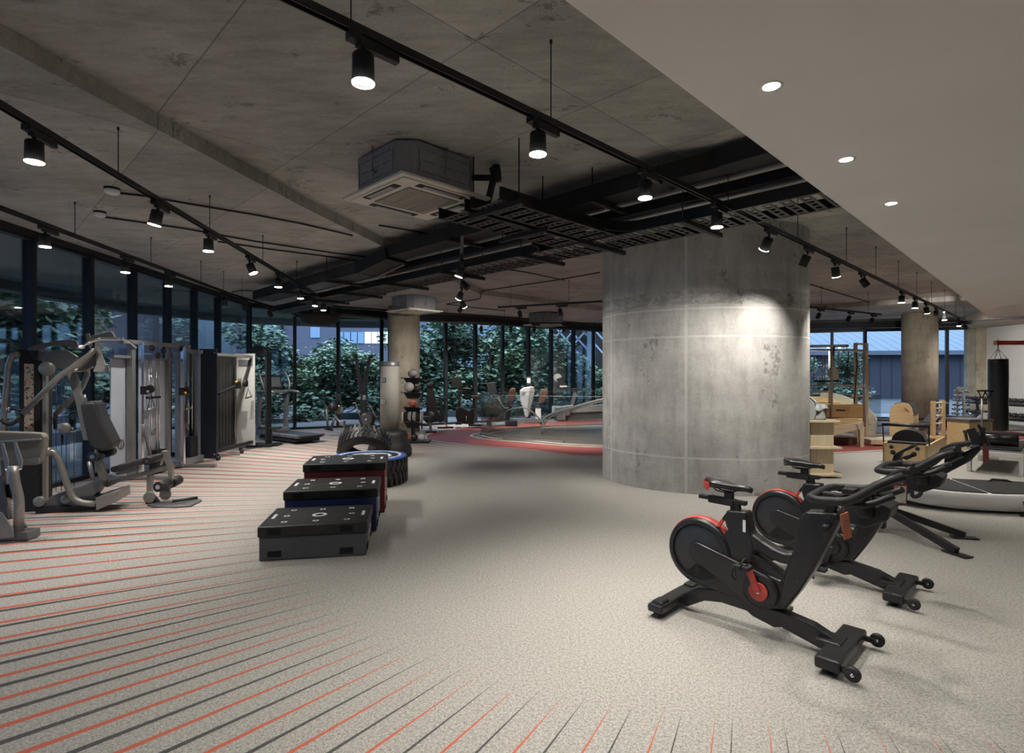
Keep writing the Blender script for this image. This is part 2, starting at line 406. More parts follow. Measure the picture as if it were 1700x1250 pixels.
def band(loop, wd, z): 
    o = inset(loop, -wd / 2); i = inset(loop, wd / 2); m = len(loop)
    vs = [(p[0], p[1], z) for p in o] + [(p[0], p[1], z) for p in i]
    return MB().add(vs, [(k, (k + 1) % m, m + (k + 1) % m, m + k) for k in range(m)])
struct(band(OUT, .05, .0085).build('floor_track_line', M['line']))
struct(band(INN, .05, .012).build('floor_track_inner_line', M['line']))
struct(band(inset(INN, .28), .05, .012).build('floor_stairwell_line', M['line']))
# ------------------------------------------------------------------ columns
cth = R(-18)
col = MB(); prof = []
Cc = (2.72, 8.0); N_ = 72
vs = []
for z in (0, ZH + .02):
    for k in range(N_):
        a = 2 * math.pi * k / N_; x = 1.40 * math.cos(a); y = 1.14 * math.sin(a)
        vs.append((x * math.cos(cth) - y * math.sin(cth), x * math.sin(cth) + y * math.cos(cth), z))
col.add(vs, [(k, (k + 1) % N_, N_ + (k + 1) % N_, N_ + k) for k in range(N_)], True)
c_ = struct(col.build('wall_round_core', M['column'], loc=(Cc[0], Cc[1], 0)))
def roundcol(x, y, r, lab):
    m = MB(); m.cyl((0, 0, 0), (0, 0, ZH), r, n=40); o = m.build('concrete_column', M['pillar'], loc=(x, y, 0)); return tag(o, lab, 'column')
roundcol(-2.88, 14.75, .42, 'round tan concrete column standing behind the ball rack, near the windows')
roundcol(12.1, 16.45, .45, 'round concrete column in front of the right hand windows, behind the ladder barrel')
# ------------------------------------------------------------------ outside overhang
def offs(pts, d):
    out = []
    for i in range(len(pts)):
        a = Vector((*pts[max(0, i - 1)], 0)); b = Vector((*pts[min(len(pts) - 1, i + 1)], 0)); t = (b - a).normalized()
        out.append((pts[i][0] - t.y * d, pts[i][1] + t.x * d))
    return out
def strip(pts, d0, d1, z0, z1, name, mat):
    A = offs(pts, d0); B = offs(pts, d1); m = MB(); n = len(pts)
    vs = [(p[0], p[1], z) for z in (z0, z1) for L_ in (A, B) for p in L_]
    fs = []
    for i in range(n - 1):
        a, b = i, n + i
        fs += [(a, a + 1, b + 1, b), (2 * n + a, 2 * n + b, 2 * n + b + 1, 2 * n + a + 1), (a, 2 * n + a, 2 * n + a + 1, a + 1), (b, b + 1, 2 * n + b + 1, 2 * n + b)]
    return struct(m.add(vs, fs).build(name, mat))
M['outslab'] = plain('outside slab', (.20, .20, .20), .8, var=.1, scale=2)
strip(WIN[:16], .12, 3.3, 3.32, 3.7, 'ceiling_overhang', M['outslab'])
strip(WIN[:16], 3.3, 3.6, 3.12, 3.7, 'trim_overhang_beam', M['outslab'])
strip(WIN[15:], .12, 1.2, 3.32, 3.7, 'ceiling_overhang_far', M['outslab'])
strip(WIN, .10, 3.2, -.22, -.02, 'floor_outside_terrace', M['outslab'])
M['ground'] = plain('asphalt and paving', (.05, .055, .06), .8, var=.3, scale=.6)
struct(MB().box((10, 60, -.75), (260, 200, .4)).build('floor_street', M['ground']))

# ================================================================== TRACK LIGHTING
ORD = ['first', 'second', 'third', 'fourth', 'fifth', 'sixth', 'seventh', 'eighth', 'ninth', 'tenth', 'eleventh', 'twelfth', 'thirteenth', 'fourteenth', 'fifteenth']
SPOT_E = 62.0
def light(parent, e, size, blend=.7, rad=.04, loc=(0, 0, -.18), col=(1.0, .95, .875)):
    l = bpy.data.lights.new('lamp_light', 'SPOT'); l.energy = e; l.spot_size = R(size); l.spot_blend = blend; l.shadow_soft_size = rad
    l.color = col; o = bpy.data.objects.new('lamp_light', l); COL.objects.link(o); o.parent = parent; o.location = loc
    return o
def rail_track(p, q, name_lab, rods, zc, z=2.95):
    p = Vector(p); q = Vector(q); d = (q - p); L = d.length; yaw = math.atan2(d.y, d.x)
    t = thing('lighting_track', name_lab, 'light track', (p.x, p.y, z), yaw)
    m = MB(); m.box((L / 2, 0, .012), (L, .036, .008)); m.box((L / 2, .016, -.004), (L, .006, .034)); m.box((L / 2, -.016, -.004), (L, .006, .034)); m.box((L / 2, 0, .002), (L, .012, .014))
    m.build('rail', M['black'], t)
    for s in rods:
        r = MB(); r.cyl((s, 0, .014), (s, 0, zc(p + d * s / L) - z), .0035, n=6); r.cyl((s, 0, zc(p + d * s / L) - z - .02), (s, 0, zc(p + d * s / L) - z), .009, n=8)
        r.build('hanger_rod', M['blackmatt'], t)
    return p, d.normalized(), yaw, t
PROTO = {}
def spot_proto(kind):
    lit, tilted = kind
    t = thing('track_spotlight', 'x', 'spotlight')
    a = MB(); a.box((.07, 0, -.045), (.20, .034, .045)); a.box((-.045, 0, -.035), (.05, .05, .035)); a.cyl((0, 0, -.06), (0, 0, -.095), .012, n=10)
    a.build('track_adapter', M['black'], t, bev=.003)
    h = MB(); h.lathe([(0, 0), (.040, 0), (.045, -.006), (.047, -.125), (.043, -.125), (.041, -.112)], (0, 0, -.09), (0, 0, 1), 24)
    ho = h.build('housing', M['blackmatt'], t)
    k = MB(); k.lathe([(0, -.112), (.042, -.112)], (0, 0, -.09), (0, 0, 1), 20)
    k.build('lens', M['lamp'] if lit else M['lampoff'], ho)
    if lit:
        rg = MB(); rg.ring((0, 0, -.212), .0445, .0035, n=20, k=6); rg.build('lens_rim', M['lamp'], ho)
    return t
CNT = [0]
def spotlight(tr, s, aim, lab, lit=True, e=None, size=92, group=None, blend=1.0, both=True):
    """aim = point the lamp faces (None: straight down)"""
    p, d, yaw, t_ = tr; key = lit
    if key not in PROTO:
        PROTO[key] = spot_proto((lit, 0)); o = PROTO[key]
    else: o = copy_tree(PROTO[key])
    pos = p + d * s; o.location = (pos.x, pos.y, 2.945); o.rotation_euler = (0, 0, yaw)
    o['label'] = lab
    if group: o['group'] = group
    ho = [c for c in o.children if c.name.startswith('housing')][0]
    if aim is not None:
        v = Vector(aim) - Vector((pos.x, pos.y, 2.86)); v.rotate(Matrix.Rotation(-yaw, 3, 'Z')); q = Vector((0, 0, -1)).rotation_difference(v)
        piv = Vector((0, 0, -.085)); ho.rotation_mode = 'QUATERNION'; ho.rotation_quaternion = q; ho.location = piv - q @ piv
        if v.normalized().z > -.97: ho.location += Vector((0, 0, -.02))
    l = light(ho, e if e else SPOT_E, size, blend, .03, (0, 0, -.222))
    if lit is False and e == 0: bpy.data.objects.remove(l)
    return o
zhi = lambda p: ZH
zlo = lambda p: ZL
def s_at(tr, x):        # distance along a track where picture column x meets it
    p, d, yaw, t_ = tr; k = (x - CXP) / FPX
    return (k * p.y - p.x) / (d.x - k * d.y)
TA = rail_track((-.92, 2.06, 0), (12.35, 15.05, 0), 'long black lighting track hung beside the white soffit edge', [.35, 1.6, 3.9, 5.6, 7.4, 8.9, 10.4, 11.9, 13.4, 15, 16.6, 18.1], lambda p: ZL if p.y > 13 else ZH)
TB = rail_track((-2.52, 1.0, 0), (-3.78, 12.1, 0), 'black lighting track crossing the left ceiling above the soft boxes', [.6, 3.05, 4.6, 6.2, 7.8, 9.3, 10.6], zlo)
TC = rail_track((-4.15, 2.4, 0), (-5.05, 9.9, 0), 'black lighting track nearest the left hand windows', [1.2, 3.4, 4.9, 6.4, 7.3], zlo)
TC2 = rail_track((-5.05, 9.9, 0), (-5.2, 13.6, 0), 'far end length of black track by the left windows', [.5, 2.2, 3.5], zlo)
TD = rail_track((6.3, 11.8, 0), (8.85, 13.3, 0), 'short black lighting track behind the round concrete core on the right', [.5, 2.4], zhi)
TE = rail_track((-.3, 11.9, 0), (1.95, 10.85, 0), 'short black lighting track above the running track, left of the round core', [.3, 1.6], zhi)
TG = rail_track((-.52, 5.75, 0), (-1.12, 12.3, 0), 'black lighting track seen end on in the middle of the room', [.3, 2.2, 4.2, 6.0], lambda p: ZH if p.x > -2.25 + .2 * (p.y - 5.92) else ZL)
TH = rail_track((-2.2, 15.3, 0), (2.6, 15.7, 0), 'black lighting track parallel to the far windows', [.4, 2.0, 3.6], zlo)
TF = rail_track((11.3, 14.6, 0), (13.0, 12.2, 0), 'short black lighting track at the right hand end wall', [.4, 1.8], lambda p: 3.0, 2.86)
def run(tr, name, items):
    for i, (x, lit, aim, e) in enumerate(items):
        st = 'lit' if lit else 'dark'
        tl = '' if aim is None else 'tilted '
        spotlight(tr, s_at(tr, x), aim, '%s%s black spotlight, %s from near end of the %s' % (tl, st, ORD[i], name), lit, e)
run(TA, 'track beside the white soffit', [(603, 1, None, 50), (893, 1, None, 85), (1071, 1, None, 60), (1190, 1, None, 50), (1277, 1, (2.2, 7.1, 0.9), 50), (1341, 0, (2.9, 6.75, 1.55), 85),
     (1386, 1, (4.9, 7.6, 0), 110), (1430, 0, (6.4, 6.8, 0), 85), (1497, 1, (6.6, 9.6, 0), 110), (1519, 1, None, 80), (1537, 1, (9.3, 11.6, 0), 100), (1554, 0, (12.1, 16, 1.2), 110), (1568, 1, None, 80), (1592, 1, None, 80)])
run(TB, 'track above the soft boxes', [(57, 1, None, 50), (262, 1, (-3.6, 4.6, 0), 50), (346, 1, None, 50), (414, 1, (-2.0, 6.8, 0), 50), (462, 1, None, 60), (499, 1, None, 60), (523, 1, None, 60), (537, 1, None, 60)])
run(TC, 'track nearest the left windows', [(75, 1, None, 50), (208, 1, None, 50), (280, 1, None, 50), (372, 0, (-5.4, 11, 0), 40)])
run(TC2, 'far track by left windows', [(404, 0, (-4.2, 11.4, 0), 50), (446, 0, (-4.4, 13.5, 0), 50)])
run(TD, 'short track behind the round core', [(1361, 0, None, 150), (1411, 0, None, 150), (1449, 0, None, 150)])
run(TE, 'short track above the running track', [(862, 0, None, 180), (929, 0, None, 180)])
for i, (s, lit, aim, e) in enumerate([(1.15, 1, (-1.6, 7.0, 0), 40), (2.3, 0, (1.62, 7.4, .5), 110), (3.3, 1, (-2.1, 10.0, .8), 80), (4.4, 1, (.5, 11.5, 0), 60), (5.4, 0, (-2.6, 14.3, 1.4), 120)]):
    spotlight(TG, s, aim, '%s black spotlight, %s from the near end of the centre track' % ('lit' if lit else 'dark tilted', ORD[i]), lit, e, size=46 if i in (1, 4) else 92)
run(TH, 'track parallel to the far windows', [(752, 0, None, 70), (799, 0, None, 70), (848, 0, None, 70), (887, 0, None, 70), (936, 0, None, 70), (989, 0, None, 70)])
for i, (s, aim) in enumerate([(.5, (14.9, 16.5, 1.2)), (1.9, (14.9, 14.6, 1.0))]):
    o = spotlight(TF, s, aim, 'dark tilted spotlight, %s from the far end of the end wall track' % ORD[i], False, 120); o.location.z = 2.855
# recessed downlights in the white soffit: three are in view, the rest are added out of view to light the bikes
def downlight(x, y, lab, e=55):
    t = thing('recessed_downlight', lab, 'downlight', (x, y, ZS))
    r = MB(); r.lathe([(.034, .0), (.05, -.004), (.052, 0)], (0, 0, 0), (0, 0, 1), 28); r.build('trim_ring', M['white'], t)
    k = MB(); k.lathe([(0, -.0015), (.036, -.0015)], (0, 0, 0), (0, 0, 1), 20); k.build('lens', M['lamp'], t)
    light(t, e, 100, .8, .04, (0, 0, -.02))
    return t
for i, k in enumerate([2.5, 3.35, 4.21]):
    downlight(k - 1.33, k, '%s recessed downlight from the camera in the white soffit' % ['nearest round', 'middle round', 'farthest round'][i])
for (x, y) in [(.35, 1.65), (-.5, .8), (2.9, 1.6), (4.4, 3.1), (6.2, 4.9), (8.0, 6.7), (9.6, 8.3)]:      # added downlights, unseen beyond the frame, for extra light
    r = MB(); r.lathe([(0, -.002), (.034, -.002), (.034, 0), (.05, -.004), (.052, 0)], (x, y, ZS), (0, 0, 1), 20); r.build('added_downlight_ring', M['white'], SOFF)
    light(SOFF, 42 if y < 1.7 else 60, 110, .8, .05, (x, y, ZS - .015))
# ================================================================== OUTSIDE
rnd = random.Random(7)
def leafmat(name, a, b_):
    m, nt, b = newmat(name); g = G(nt); v = g.coord()
    g.link(g.ramp(g.noise(v, 2.2, 3), [(.3, a), (.7, b_)]), b.inputs['Base Color']); b.inputs['Roughness'].default_value = .6
    return m
M['leaf'] = leafmat('dark green leaves', (.07, .12, .085), (.19, .28, .18))
M['leaf2'] = leafmat('fresh green leaves', (.11, .17, .10), (.28, .36, .20))
M['bark'] = plain('bark', (.045, .035, .03), .9, var=.3)
def leaf_mesh(seed, blobs, nleaf, size):
    r = random.Random(seed); vs = []; fs = []
    for (cx, cy, cz, rr) in blobs:
        for _ in range(nleaf):
            while True:
                p = Vector((r.uniform(-1, 1), r.uniform(-1, 1), r.uniform(-1, 1)))
                if .35 < p.length < 1: break
            c = Vector((cx, cy, cz)) + Vector((p.x * rr, p.y * rr, p.z * rr * .75))
            s = size * r.uniform(.6, 1.3); d = Vector((r.uniform(-1, 1), r.uniform(-1, 1), r.uniform(-.6, .3))).normalized()
            u = d.cross(Vector((r.uniform(-.4, .4), r.uniform(-.4, .4), 1))).normalized() * s * .42
            n = len(vs); vs += [c, c + d * s * .5 + u, c + d * s, c + d * s * .5 - u]; fs.append((n, n + 1, n + 2, n + 3))
    return vs, fs
TREES = {}
def tree(kind, x, y, z, sc, yaw, lab, grp=None):
    t = thing('street_tree' if kind != 2 else 'bushy_shrub', lab, 'tree' if kind != 2 else 'shrub', (x, y, z), yaw, grp); t.scale = (sc, sc, sc)
    if kind not in TREES:
        r = random.Random(40 + kind)
        if kind < 2:
            bl = []
            for i in range(15 if kind == 0 else 12):
                a = r.uniform(0, 6.28); q = r.uniform(.3, 1.75); bl.append((math.cos(a) * q, math.sin(a) * q, r.uniform(1.5, 4.3), r.uniform(.6, 1.0)))
            vs, fs = leaf_mesh(kind, bl, 330, .24)
            tk = MB(); tk.tube([(0, 0, 0), (.05, 0, 1.2), (0, .05, 2.4), (.1, 0, 3.8)], [.11, .09, .07, .03], 8)
            for b_ in bl[::2]: tk.tube([(0, 0, max(.8, b_[2] - 1.5)), (b_[0] * .5, b_[1] * .5, b_[2] - .6), (b_[0], b_[1], b_[2])], [.05, .03, .012], 6)
        else:
            bl = [(r.uniform(-1.3, 1.3), r.uniform(-.5, .5), r.uniform(.3, 1.0), r.uniform(.45, .7)) for i in range(8)]
            vs, fs = leaf_mesh(9, bl, 260, .17)
            tk = MB(); 
            for b_ in bl[:4]: tk.tube([(b_[0] * .6, b_[1] * .6, 0), (b_[0], b_[1], b_[2])], [.03, .012], 6)
        TREES[kind] = (MB().add(vs, fs).build('foliage', M['leaf2'] if kind == 1 else M['leaf'], t), tk.build('trunk', M['bark'], t))
    else:
        for o in TREES[kind]:
            c = o.copy(); COL.objects.link(c); c.parent = t
    return t
T_ = [(0, -15.2, 12.5, 1.1), (0, -13.0, 14.2, 1.05), (0, -13.0, 16.4, .95), (0, -19, 14.5, 1.2), (1, -9.0, 18.6, .62), (0, -9.4, 20.3, .86), (0, -10.7, 19.2, .55),
      (1, -7.9, 20.4, .66), (0, -6.6, 21.2, .66), (1, -5.3, 21.4, .70), (0, -4.1, 22.0, .82), (0, -2.4, 23.6, 1.02), (1, -.9, 23.4, .92), (0, .5, 24.2, .98), (0, 1.9, 25.0, .80),
      (1, 3.1, 25.4, .58), (0, 4.6, 26.5, .5), (0, -7.6, 23.5, .74), (0, -2.9, 26.5, 1.0), (0, -.2, 27.5, 1.1), (0, -16.5, 18.5, 1.1)]
TL = ['dark leafy tree outside the leftmost panes', 'dense dark tree outside, behind the grey multi gym', 'leafy tree outside, just left of the low mauve brown building', 'tall dark tree farther back outside the leftmost windows',
      'small fresh green tree outside, behind the pale end panel of the cabinet', 'bushy dark tree outside, behind the treadmill console', 'small dark tree in front of the pale tower block', 'fresh green tree outside, right of the treadmill console',
      'leafy tree outside, behind the rowing machine', 'fresh green tree outside, behind the ski trainer arms', 'leafy tree outside, behind the tan column', 'big leafy tree outside, just right of the tan column',
      'light green tree outside, behind the upright exercise bike', 'tall dark tree outside, behind the first recumbent bike', 'tall tree outside, behind the white recumbent stepper', 'light green tree outside, left of the lattice tower',
      'small dark tree outside, beside the lattice screen', 'back row tree between the treadmill and the ski trainer', 'back row tree right of the tan column', 'back row tree behind the exercise bikes', 'far dark tree between the left windows']
for i, (k, x, y, s) in enumerate(T_): tree(k, x, y, -.55, s, i * 1.3, TL[i], 'trees outside the windows')
SH = [(-10.6, 18.2, 'low shrub outside, behind the treadmill'), (-7.4, 18.6, 'low shrub outside, behind the rowing machine'), (-4.8, 19.8, 'low shrub outside, left of the ball rack'), (-1.6, 20.4, 'low shrub outside, behind the exercise bikes'),
      (1.6, 21.6, 'low shrub outside, behind the recumbent bikes'), (4.6, 23.6, 'low shrub outside, near the stairwell handrail'), (-9.4, 9.6, 'low shrub outside, behind the cable machine')]
for i, (x, y, lab) in enumerate(SH): tree(2, x, y, -.5, 1.15, i * .9, lab, 'shrubs outside the windows')
tree(0, 17.6, 29, -.6, .72, 1.0, 'dark green tree outside the right hand windows, beside the warehouse')
tree(0, 15.6, 29.5, -.6, .62, 2.0, 'dark green tree outside, just right of the round concrete core')
def building(lab, x0, x1, y, depth, z1, mat, wins=(), roof=None, zb=-.55, name='building'):
    t = thing(name, lab, 'building', ((x0 + x1) / 2, y, zb)); w = x1 - x0
    MB().box((0, depth / 2, (z1 - zb) / 2), (w, depth, z1 - zb)).build('wall', mat, t)
    for (wx, wz, ww, wh, wm) in wins:
        f = MB().box((wx - (x0 + x1) / 2, -.03, wz - zb), (ww, .08, wh)).build('window', wm, t)
    return t
M['bld_blue'] = plain('pale blue render', (.19, .25, .30), .8, var=.05, scale=.3)
M['bld_brown'] = plain('mauve brown cladding', (.08, .07, .085), .8, var=.08, scale=.5)
M['bld_grey'] = plain('mauve grey cladding', (.14, .145, .19), .8, var=.08, scale=.5)
M['win_dark'] = plain('dark window', (.03, .035, .045), .3, var=.1)
M['win_blue'] = plain('light window', (.30, .45, .62), .4, var=.1)
M['win_lit'] = emit('lit office window', (1.0, .86, .66), 1.0)
building('low mauve brown building seen through the left windows', -33, -26.6, 40, 8, 6.3, M['bld_brown'], [(-29 + i * .9, 2.6, .5, 1.6, M['win_dark']) for i in range(3)])
building('pale blue tower block with a dark window strip, seen behind the cable machine', -29.6, -21.6, 46, 8, 12, M['bld_blue'], [(-27.6, z, .9, .9, M['win_dark']) for z in (3.2, 4.4, 5.9, 7.1)])
building('pale blue block between the tower and the treadmill', -19.6, -17.6, 41, 6, 10, M['bld_blue'], [])
building('mauve grey block behind the dark cabinet', -22.4, -18.9, 44, 7, 10, M['bld_grey'], [(-21.5, 6.2, .8, 1.0, M['win_blue'])])
mb_ = building('mauve building with a strip of lit windows behind the trees', -17.3, -7.6, 42, 8, 6.6, M['bld_grey'],
         [(-13.0 + i * .52, 4.3, .44, .85, M['win_lit'] if i in (4, 5, 6, 7) else M['win_blue']) for i in range(9)] + [(-14.9, 4.7, .7, .8, M['win_blue'])])
# lattice clad building on the far side
lt = thing('lattice_screen', 'pale blue lattice screen on a dark building behind the far windows', 'screen', (3.5, 36, -.5))
MB().box((0, 1.2, 3.6), (5.6, .5, 7.2)).build('backing_wall', plain('brown lattice backing', (.035, .028, .025), .8), lt)
lm = MB()
for i in range(-9, 10):
    for sg in (-1, 1):
        x0 = i * .8; x1 = x0 + sg * 3.2
        a = Vector((x0, 0, 3.4)); b = Vector((x1, 0, 7.0))
        if max(abs(x0), abs(x1)) < 3.3: lm.beam(a, b, .09, .10)
lm.build('lattice', plain('pale blue lattice bars', (.42, .52, .62), .7), lt)
MB().box((1.6, -.3, 3.4), (.5, .2, 6.8)).build('pylon', M['bld_blue'], lt)
# warehouse on the right
M['wh_wall'] = plain('dark purple grey cladding', (.062, .07, .115), .75, var=.08)
def ribs(name, a, b_, per, axis):
    m, nt, b = newmat(name); g = G(nt); v = g.coord(); X, Y, Z = g.xyz(v)
    t = g.m('PINGPONG', {'x': X, 'y': Y}[axis], per / 2)
    g.link(g.mix(g.m('LESS_THAN', t, per * .07), a, b_), b.inputs['Base Color']); b.inputs['Roughness'].default_value = .6
    return m
M['wh_wall'] = ribs('ribbed dark cladding', (.042, .042, .058), (.02, .02, .03), .9, 'x')
M['wh_roof'] = ribs('ribbed blue roof', (.105, .145, .195), (.045, .065, .09), .8, 'x')
wh = thing('warehouse', 'ribbed dark warehouse with curved blue metal roof, outside the right windows', 'building', (44, 46, -.6), R(-6))
MB().box((0, 12, 1.95), (50, 24, 3.9)).build('cladding', M['wh_wall'], wh)
rf = MB(); n = 14; vs = []
for i in range(n + 1):
    t = i / n; vs += [(-25.3, -.5 + 12 * t, 4.05 + 3.1 * math.sin(t * math.pi / 2)), (25.3, -.5 + 12 * t, 4.05 + 3.1 * math.sin(t * math.pi / 2))]
rf.add(vs, [(2 * i, 2 * i + 1, 2 * i + 3, 2 * i + 2) for i in range(n)], True)
rf.build('roof', M['wh_roof'], wh)
MB().box((0, -.45, 3.95), (50.6, .35, .35)).build('gutter', M['bld_grey'], wh)
for x in (-14.5, -1.5, 9): MB().cyl((x, -.4, 0), (x, -.4, 3.9), .09, n=10).build('downpipe', M['bld_blue'], wh)
# low garden wall and kerbs outside
M['kerb'] = plain('pale kerb stone', (.12, .13, .15), .8)
def wallstrip(pts, h, t, lab):
    m = MB()
    for a, b in zip(pts, pts[1:]): m.beam((*a, -.35 + h / 2), (*b, -.35 + h / 2), t, h)
    tag(m.build('garden_wall', M['kerb']), lab, 'wall')
wallstrip([(-14, 3), (-12, 12), (-10.4, 17.4), (-6, 18.6)], .4, .25, 'low pale stone garden wall outside the left windows')
wallstrip([(-6, 18.9), (0, 20.8), (5, 23.2), (9, 23.6)], .55, .25, 'low pale stone garden wall outside the far windows')
wallstrip([(-24, 4), (-20, 18), (-8, 30), (14, 34)], .3, .4, 'pale street kerb beyond the trees')

# ================================================================== CEILING EQUIPMENT (u, v axes of the room)
M['traysteel'] = plain('black painted tray steel', (.008, .008, .009), .5, .2, var=.15)
M['rust'] = plain('rust brown perforated tray', (.055, .048, .045), .6, var=.3, scale=40)  # rust brown tone of the tray base
A45 = R(45)
def uvthing(name, lab, cat, u, v, z): return thing(name, lab, cat, ((u - v) * .70711, (u + v) * .70711, z), A45)
def tray(lab, u, v, L, wd, along_u, zc=ZH, z=2.92, feet=()):
    t = uvthing('cable_tray', lab, 'cable tray', u, v, z)
    D = (lambda a, b, c: (a, b, c)) if along_u else (lambda a, b, c: (b, a, c))
    for sd in (0, wd):
        m = MB(); m.box(D(L / 2, sd, .05), D(L, .012, .10)); m.box(D(L / 2, sd + (.012 if sd == 0 else -.012), .004), D(L, .03, .006)); m.box(D(L / 2, sd + (.008 if sd else -.008), .098), D(L, .02, .006))
        m.build('side_rail', M['traysteel'], t)
    m = MB(); n = int(L / .15)
    for i in range(n):
        a = (i + .5) * L / n
        m.box(D(a - .035, wd / 2, .006), D(.022, wd - .03, .008)); m.box(D(a + .035, wd / 2, .006), D(.022, wd - .03, .008))
        for k in range(5): m.box(D(a, wd * (k + .5) / 5, .006), D(.06, wd / 14, .006))
    m.build('perforated_base', M['rust'], t)
    for (a, dz) in feet:
        m = MB(); m.box(D(a, wd / 2, -.022), D(.045, wd + .28, .042))
        for sd in (-.1, wd + .1): m.cyl(D(a, sd, -.05), D(a, sd, zc - z), .006, n=6)
        m.build('trapeze_hanger', M['blackmatt'], t)
    return t
tray('wide black perforated cable tray crossing above the round core', 4.75, 1.26, 9.5, .54, False, feet=[(1.2, 0), (2.34, 0), (3.24, 0), (4.74, 0), (6.1, 0), (7.5, 0), (8.7, 0)])
tray('near lane of short black cable tray beside the ceiling cassette', 3.1, 3.24, 1.64, .36, True, feet=[(.12, 0)])
tray('far lane of short black cable tray beside the ceiling cassette', 3.1, 3.68, 1.64, .36, True, feet=[(.9, 0)])
tx = uvthing('cable_tray_elbow', 'curved black cable tray junction pieces where the two trays meet', 'cable tray', 4.75, 3.6, 2.92)
for (c, sg) in (((-.30, .84), 1), ((-.30, -.72), -1)):
    m = MB(); pts = [(c[0] + .3 * math.sin(a), c[1] - sg * .3 * math.cos(a) + 0) for a in [math.pi / 2 * i / 6 for i in range(7)]]
    for p, q in zip(pts, pts[1:]): m.beam((p[0], p[1], .05), (q[0], q[1], .05), .012, .10)
    m.build('curved_rail', M['traysteel'], tx)
# big black ducts above the tray
def duct(lab, pts, wd, ht, u0, v0, mat='traysteel', supports=()):
    t = uvthing('black_duct', lab, 'duct', u0, v0, 0)
    P = [Vector((p[0] - u0, p[1] - v0, p[2])) for p in pts]; m = MB()
    for a, b in zip(P, P[1:]): d = (b - a).normalized(); m.beam(a - d * .03, b + d * .03, wd, ht)
    m.build('casing', M[mat], t)
    e = MB()
    for a, b in zip(P, P[1:]): d = (b - a).normalized(); e.beam(a + Vector((wd * .36, 0, -ht * .5)), b + Vector((wd * .36, 0, -ht * .5)), .04, .03)
    e.build('gleam_strip', M['grey'], t)  # steel gleam along the duct underside, put in as a grey strip
    for a in supports:
        s = MB(); s.box((a[0] - u0, a[1] - v0, a[2] - ht / 2 - .03), (wd + .22, .05, .04)); s.cyl((a[0] - u0 - wd / 2 - .08, a[1] - v0, a[2] - ht / 2 - .05), (a[0] - u0 - wd / 2 - .08, a[1] - v0, ZH), .006, n=6)
        s.build('support_channel', M['blackmatt'], t)
duct('thick black duct running just under the concrete, nearest the soffit', [(4.62, 1.28, 3.30), (4.62, 2.1, 3.30), (4.40, 2.5, 3.22), (4.40, 6.7, 3.22)], .34, .15, 4.62, 1.28, supports=[(4.40, 3.1, 3.22), (4.40, 5.2, 3.22)])
duct('thin black duct alongside the thick one above the round core', [(4.98, 1.28, 3.20), (4.98, 2.0, 3.20), (4.74, 2.5, 3.12), (4.74, 4.2, 3.12), (4.74, 10.6, 3.12)], .12, .09, 4.98, 1.28)
duct('black duct dropping down behind the step in the ceiling', [(4.40, 6.76, 3.18), (4.28, 7.3, 3.05), (4.28, 11.2, 3.05)], .42, .17, 4.40, 6.6, supports=[(4.28, 8, 3.05), (4.28, 9.6, 3.05)])
duct('lowest black duct above the left window corner', [(5.2, 8.6, 2.98), (5.2, 12.8, 2.98)], .4, .12, 5.2, 8.6)
# drop of dark ductwork in front of the far window heads
def dk(lab, pts, wd, ht):
    m = MB()
    for a, b in zip(pts, pts[1:]):
        a = Vector(a); b = Vector(b); d = (b - a).normalized(); m.beam(a - d * .05, b + d * .05, wd, ht)
    tag(m.build('perimeter_duct', M['traysteel']), lab, 'duct')
dk('long black duct following the window heads left of the round core', [(-5.5, 13.9, 3.14), (-4.6, 14.7, 3.14), (-3.5, 15.45, 3.14), (-1.9, 16.25, 3.14), (.1, 17.55, 3.14), (2.7, 19.5, 3.14)], .4, .2)
dk('long black duct following the right hand window heads', [(9.6, 18.9, 3.14), (11.6, 18.3, 3.14), (14.1, 17.6, 3.14)], .4, .22)
rp = thing('hanging_round_platform', 'round black dome shaped unit hanging in front of the window corner', 'ceiling unit', (-4.4, 12.7, 2.62))
MB().lathe([(0, 0), (.22, .02), (.38, .09), (.46, .2), (.47, .26), (0, .26)], n=32).build('dome', M['blackmatt'], rp)
m = MB(); m.cyl((.2, 0, .26), (.2, 0, .68), .03); m.cyl((-.2, 0, .26), (-.2, 0, .68), .03); m.build('hanger', M['blackmatt'], rp)

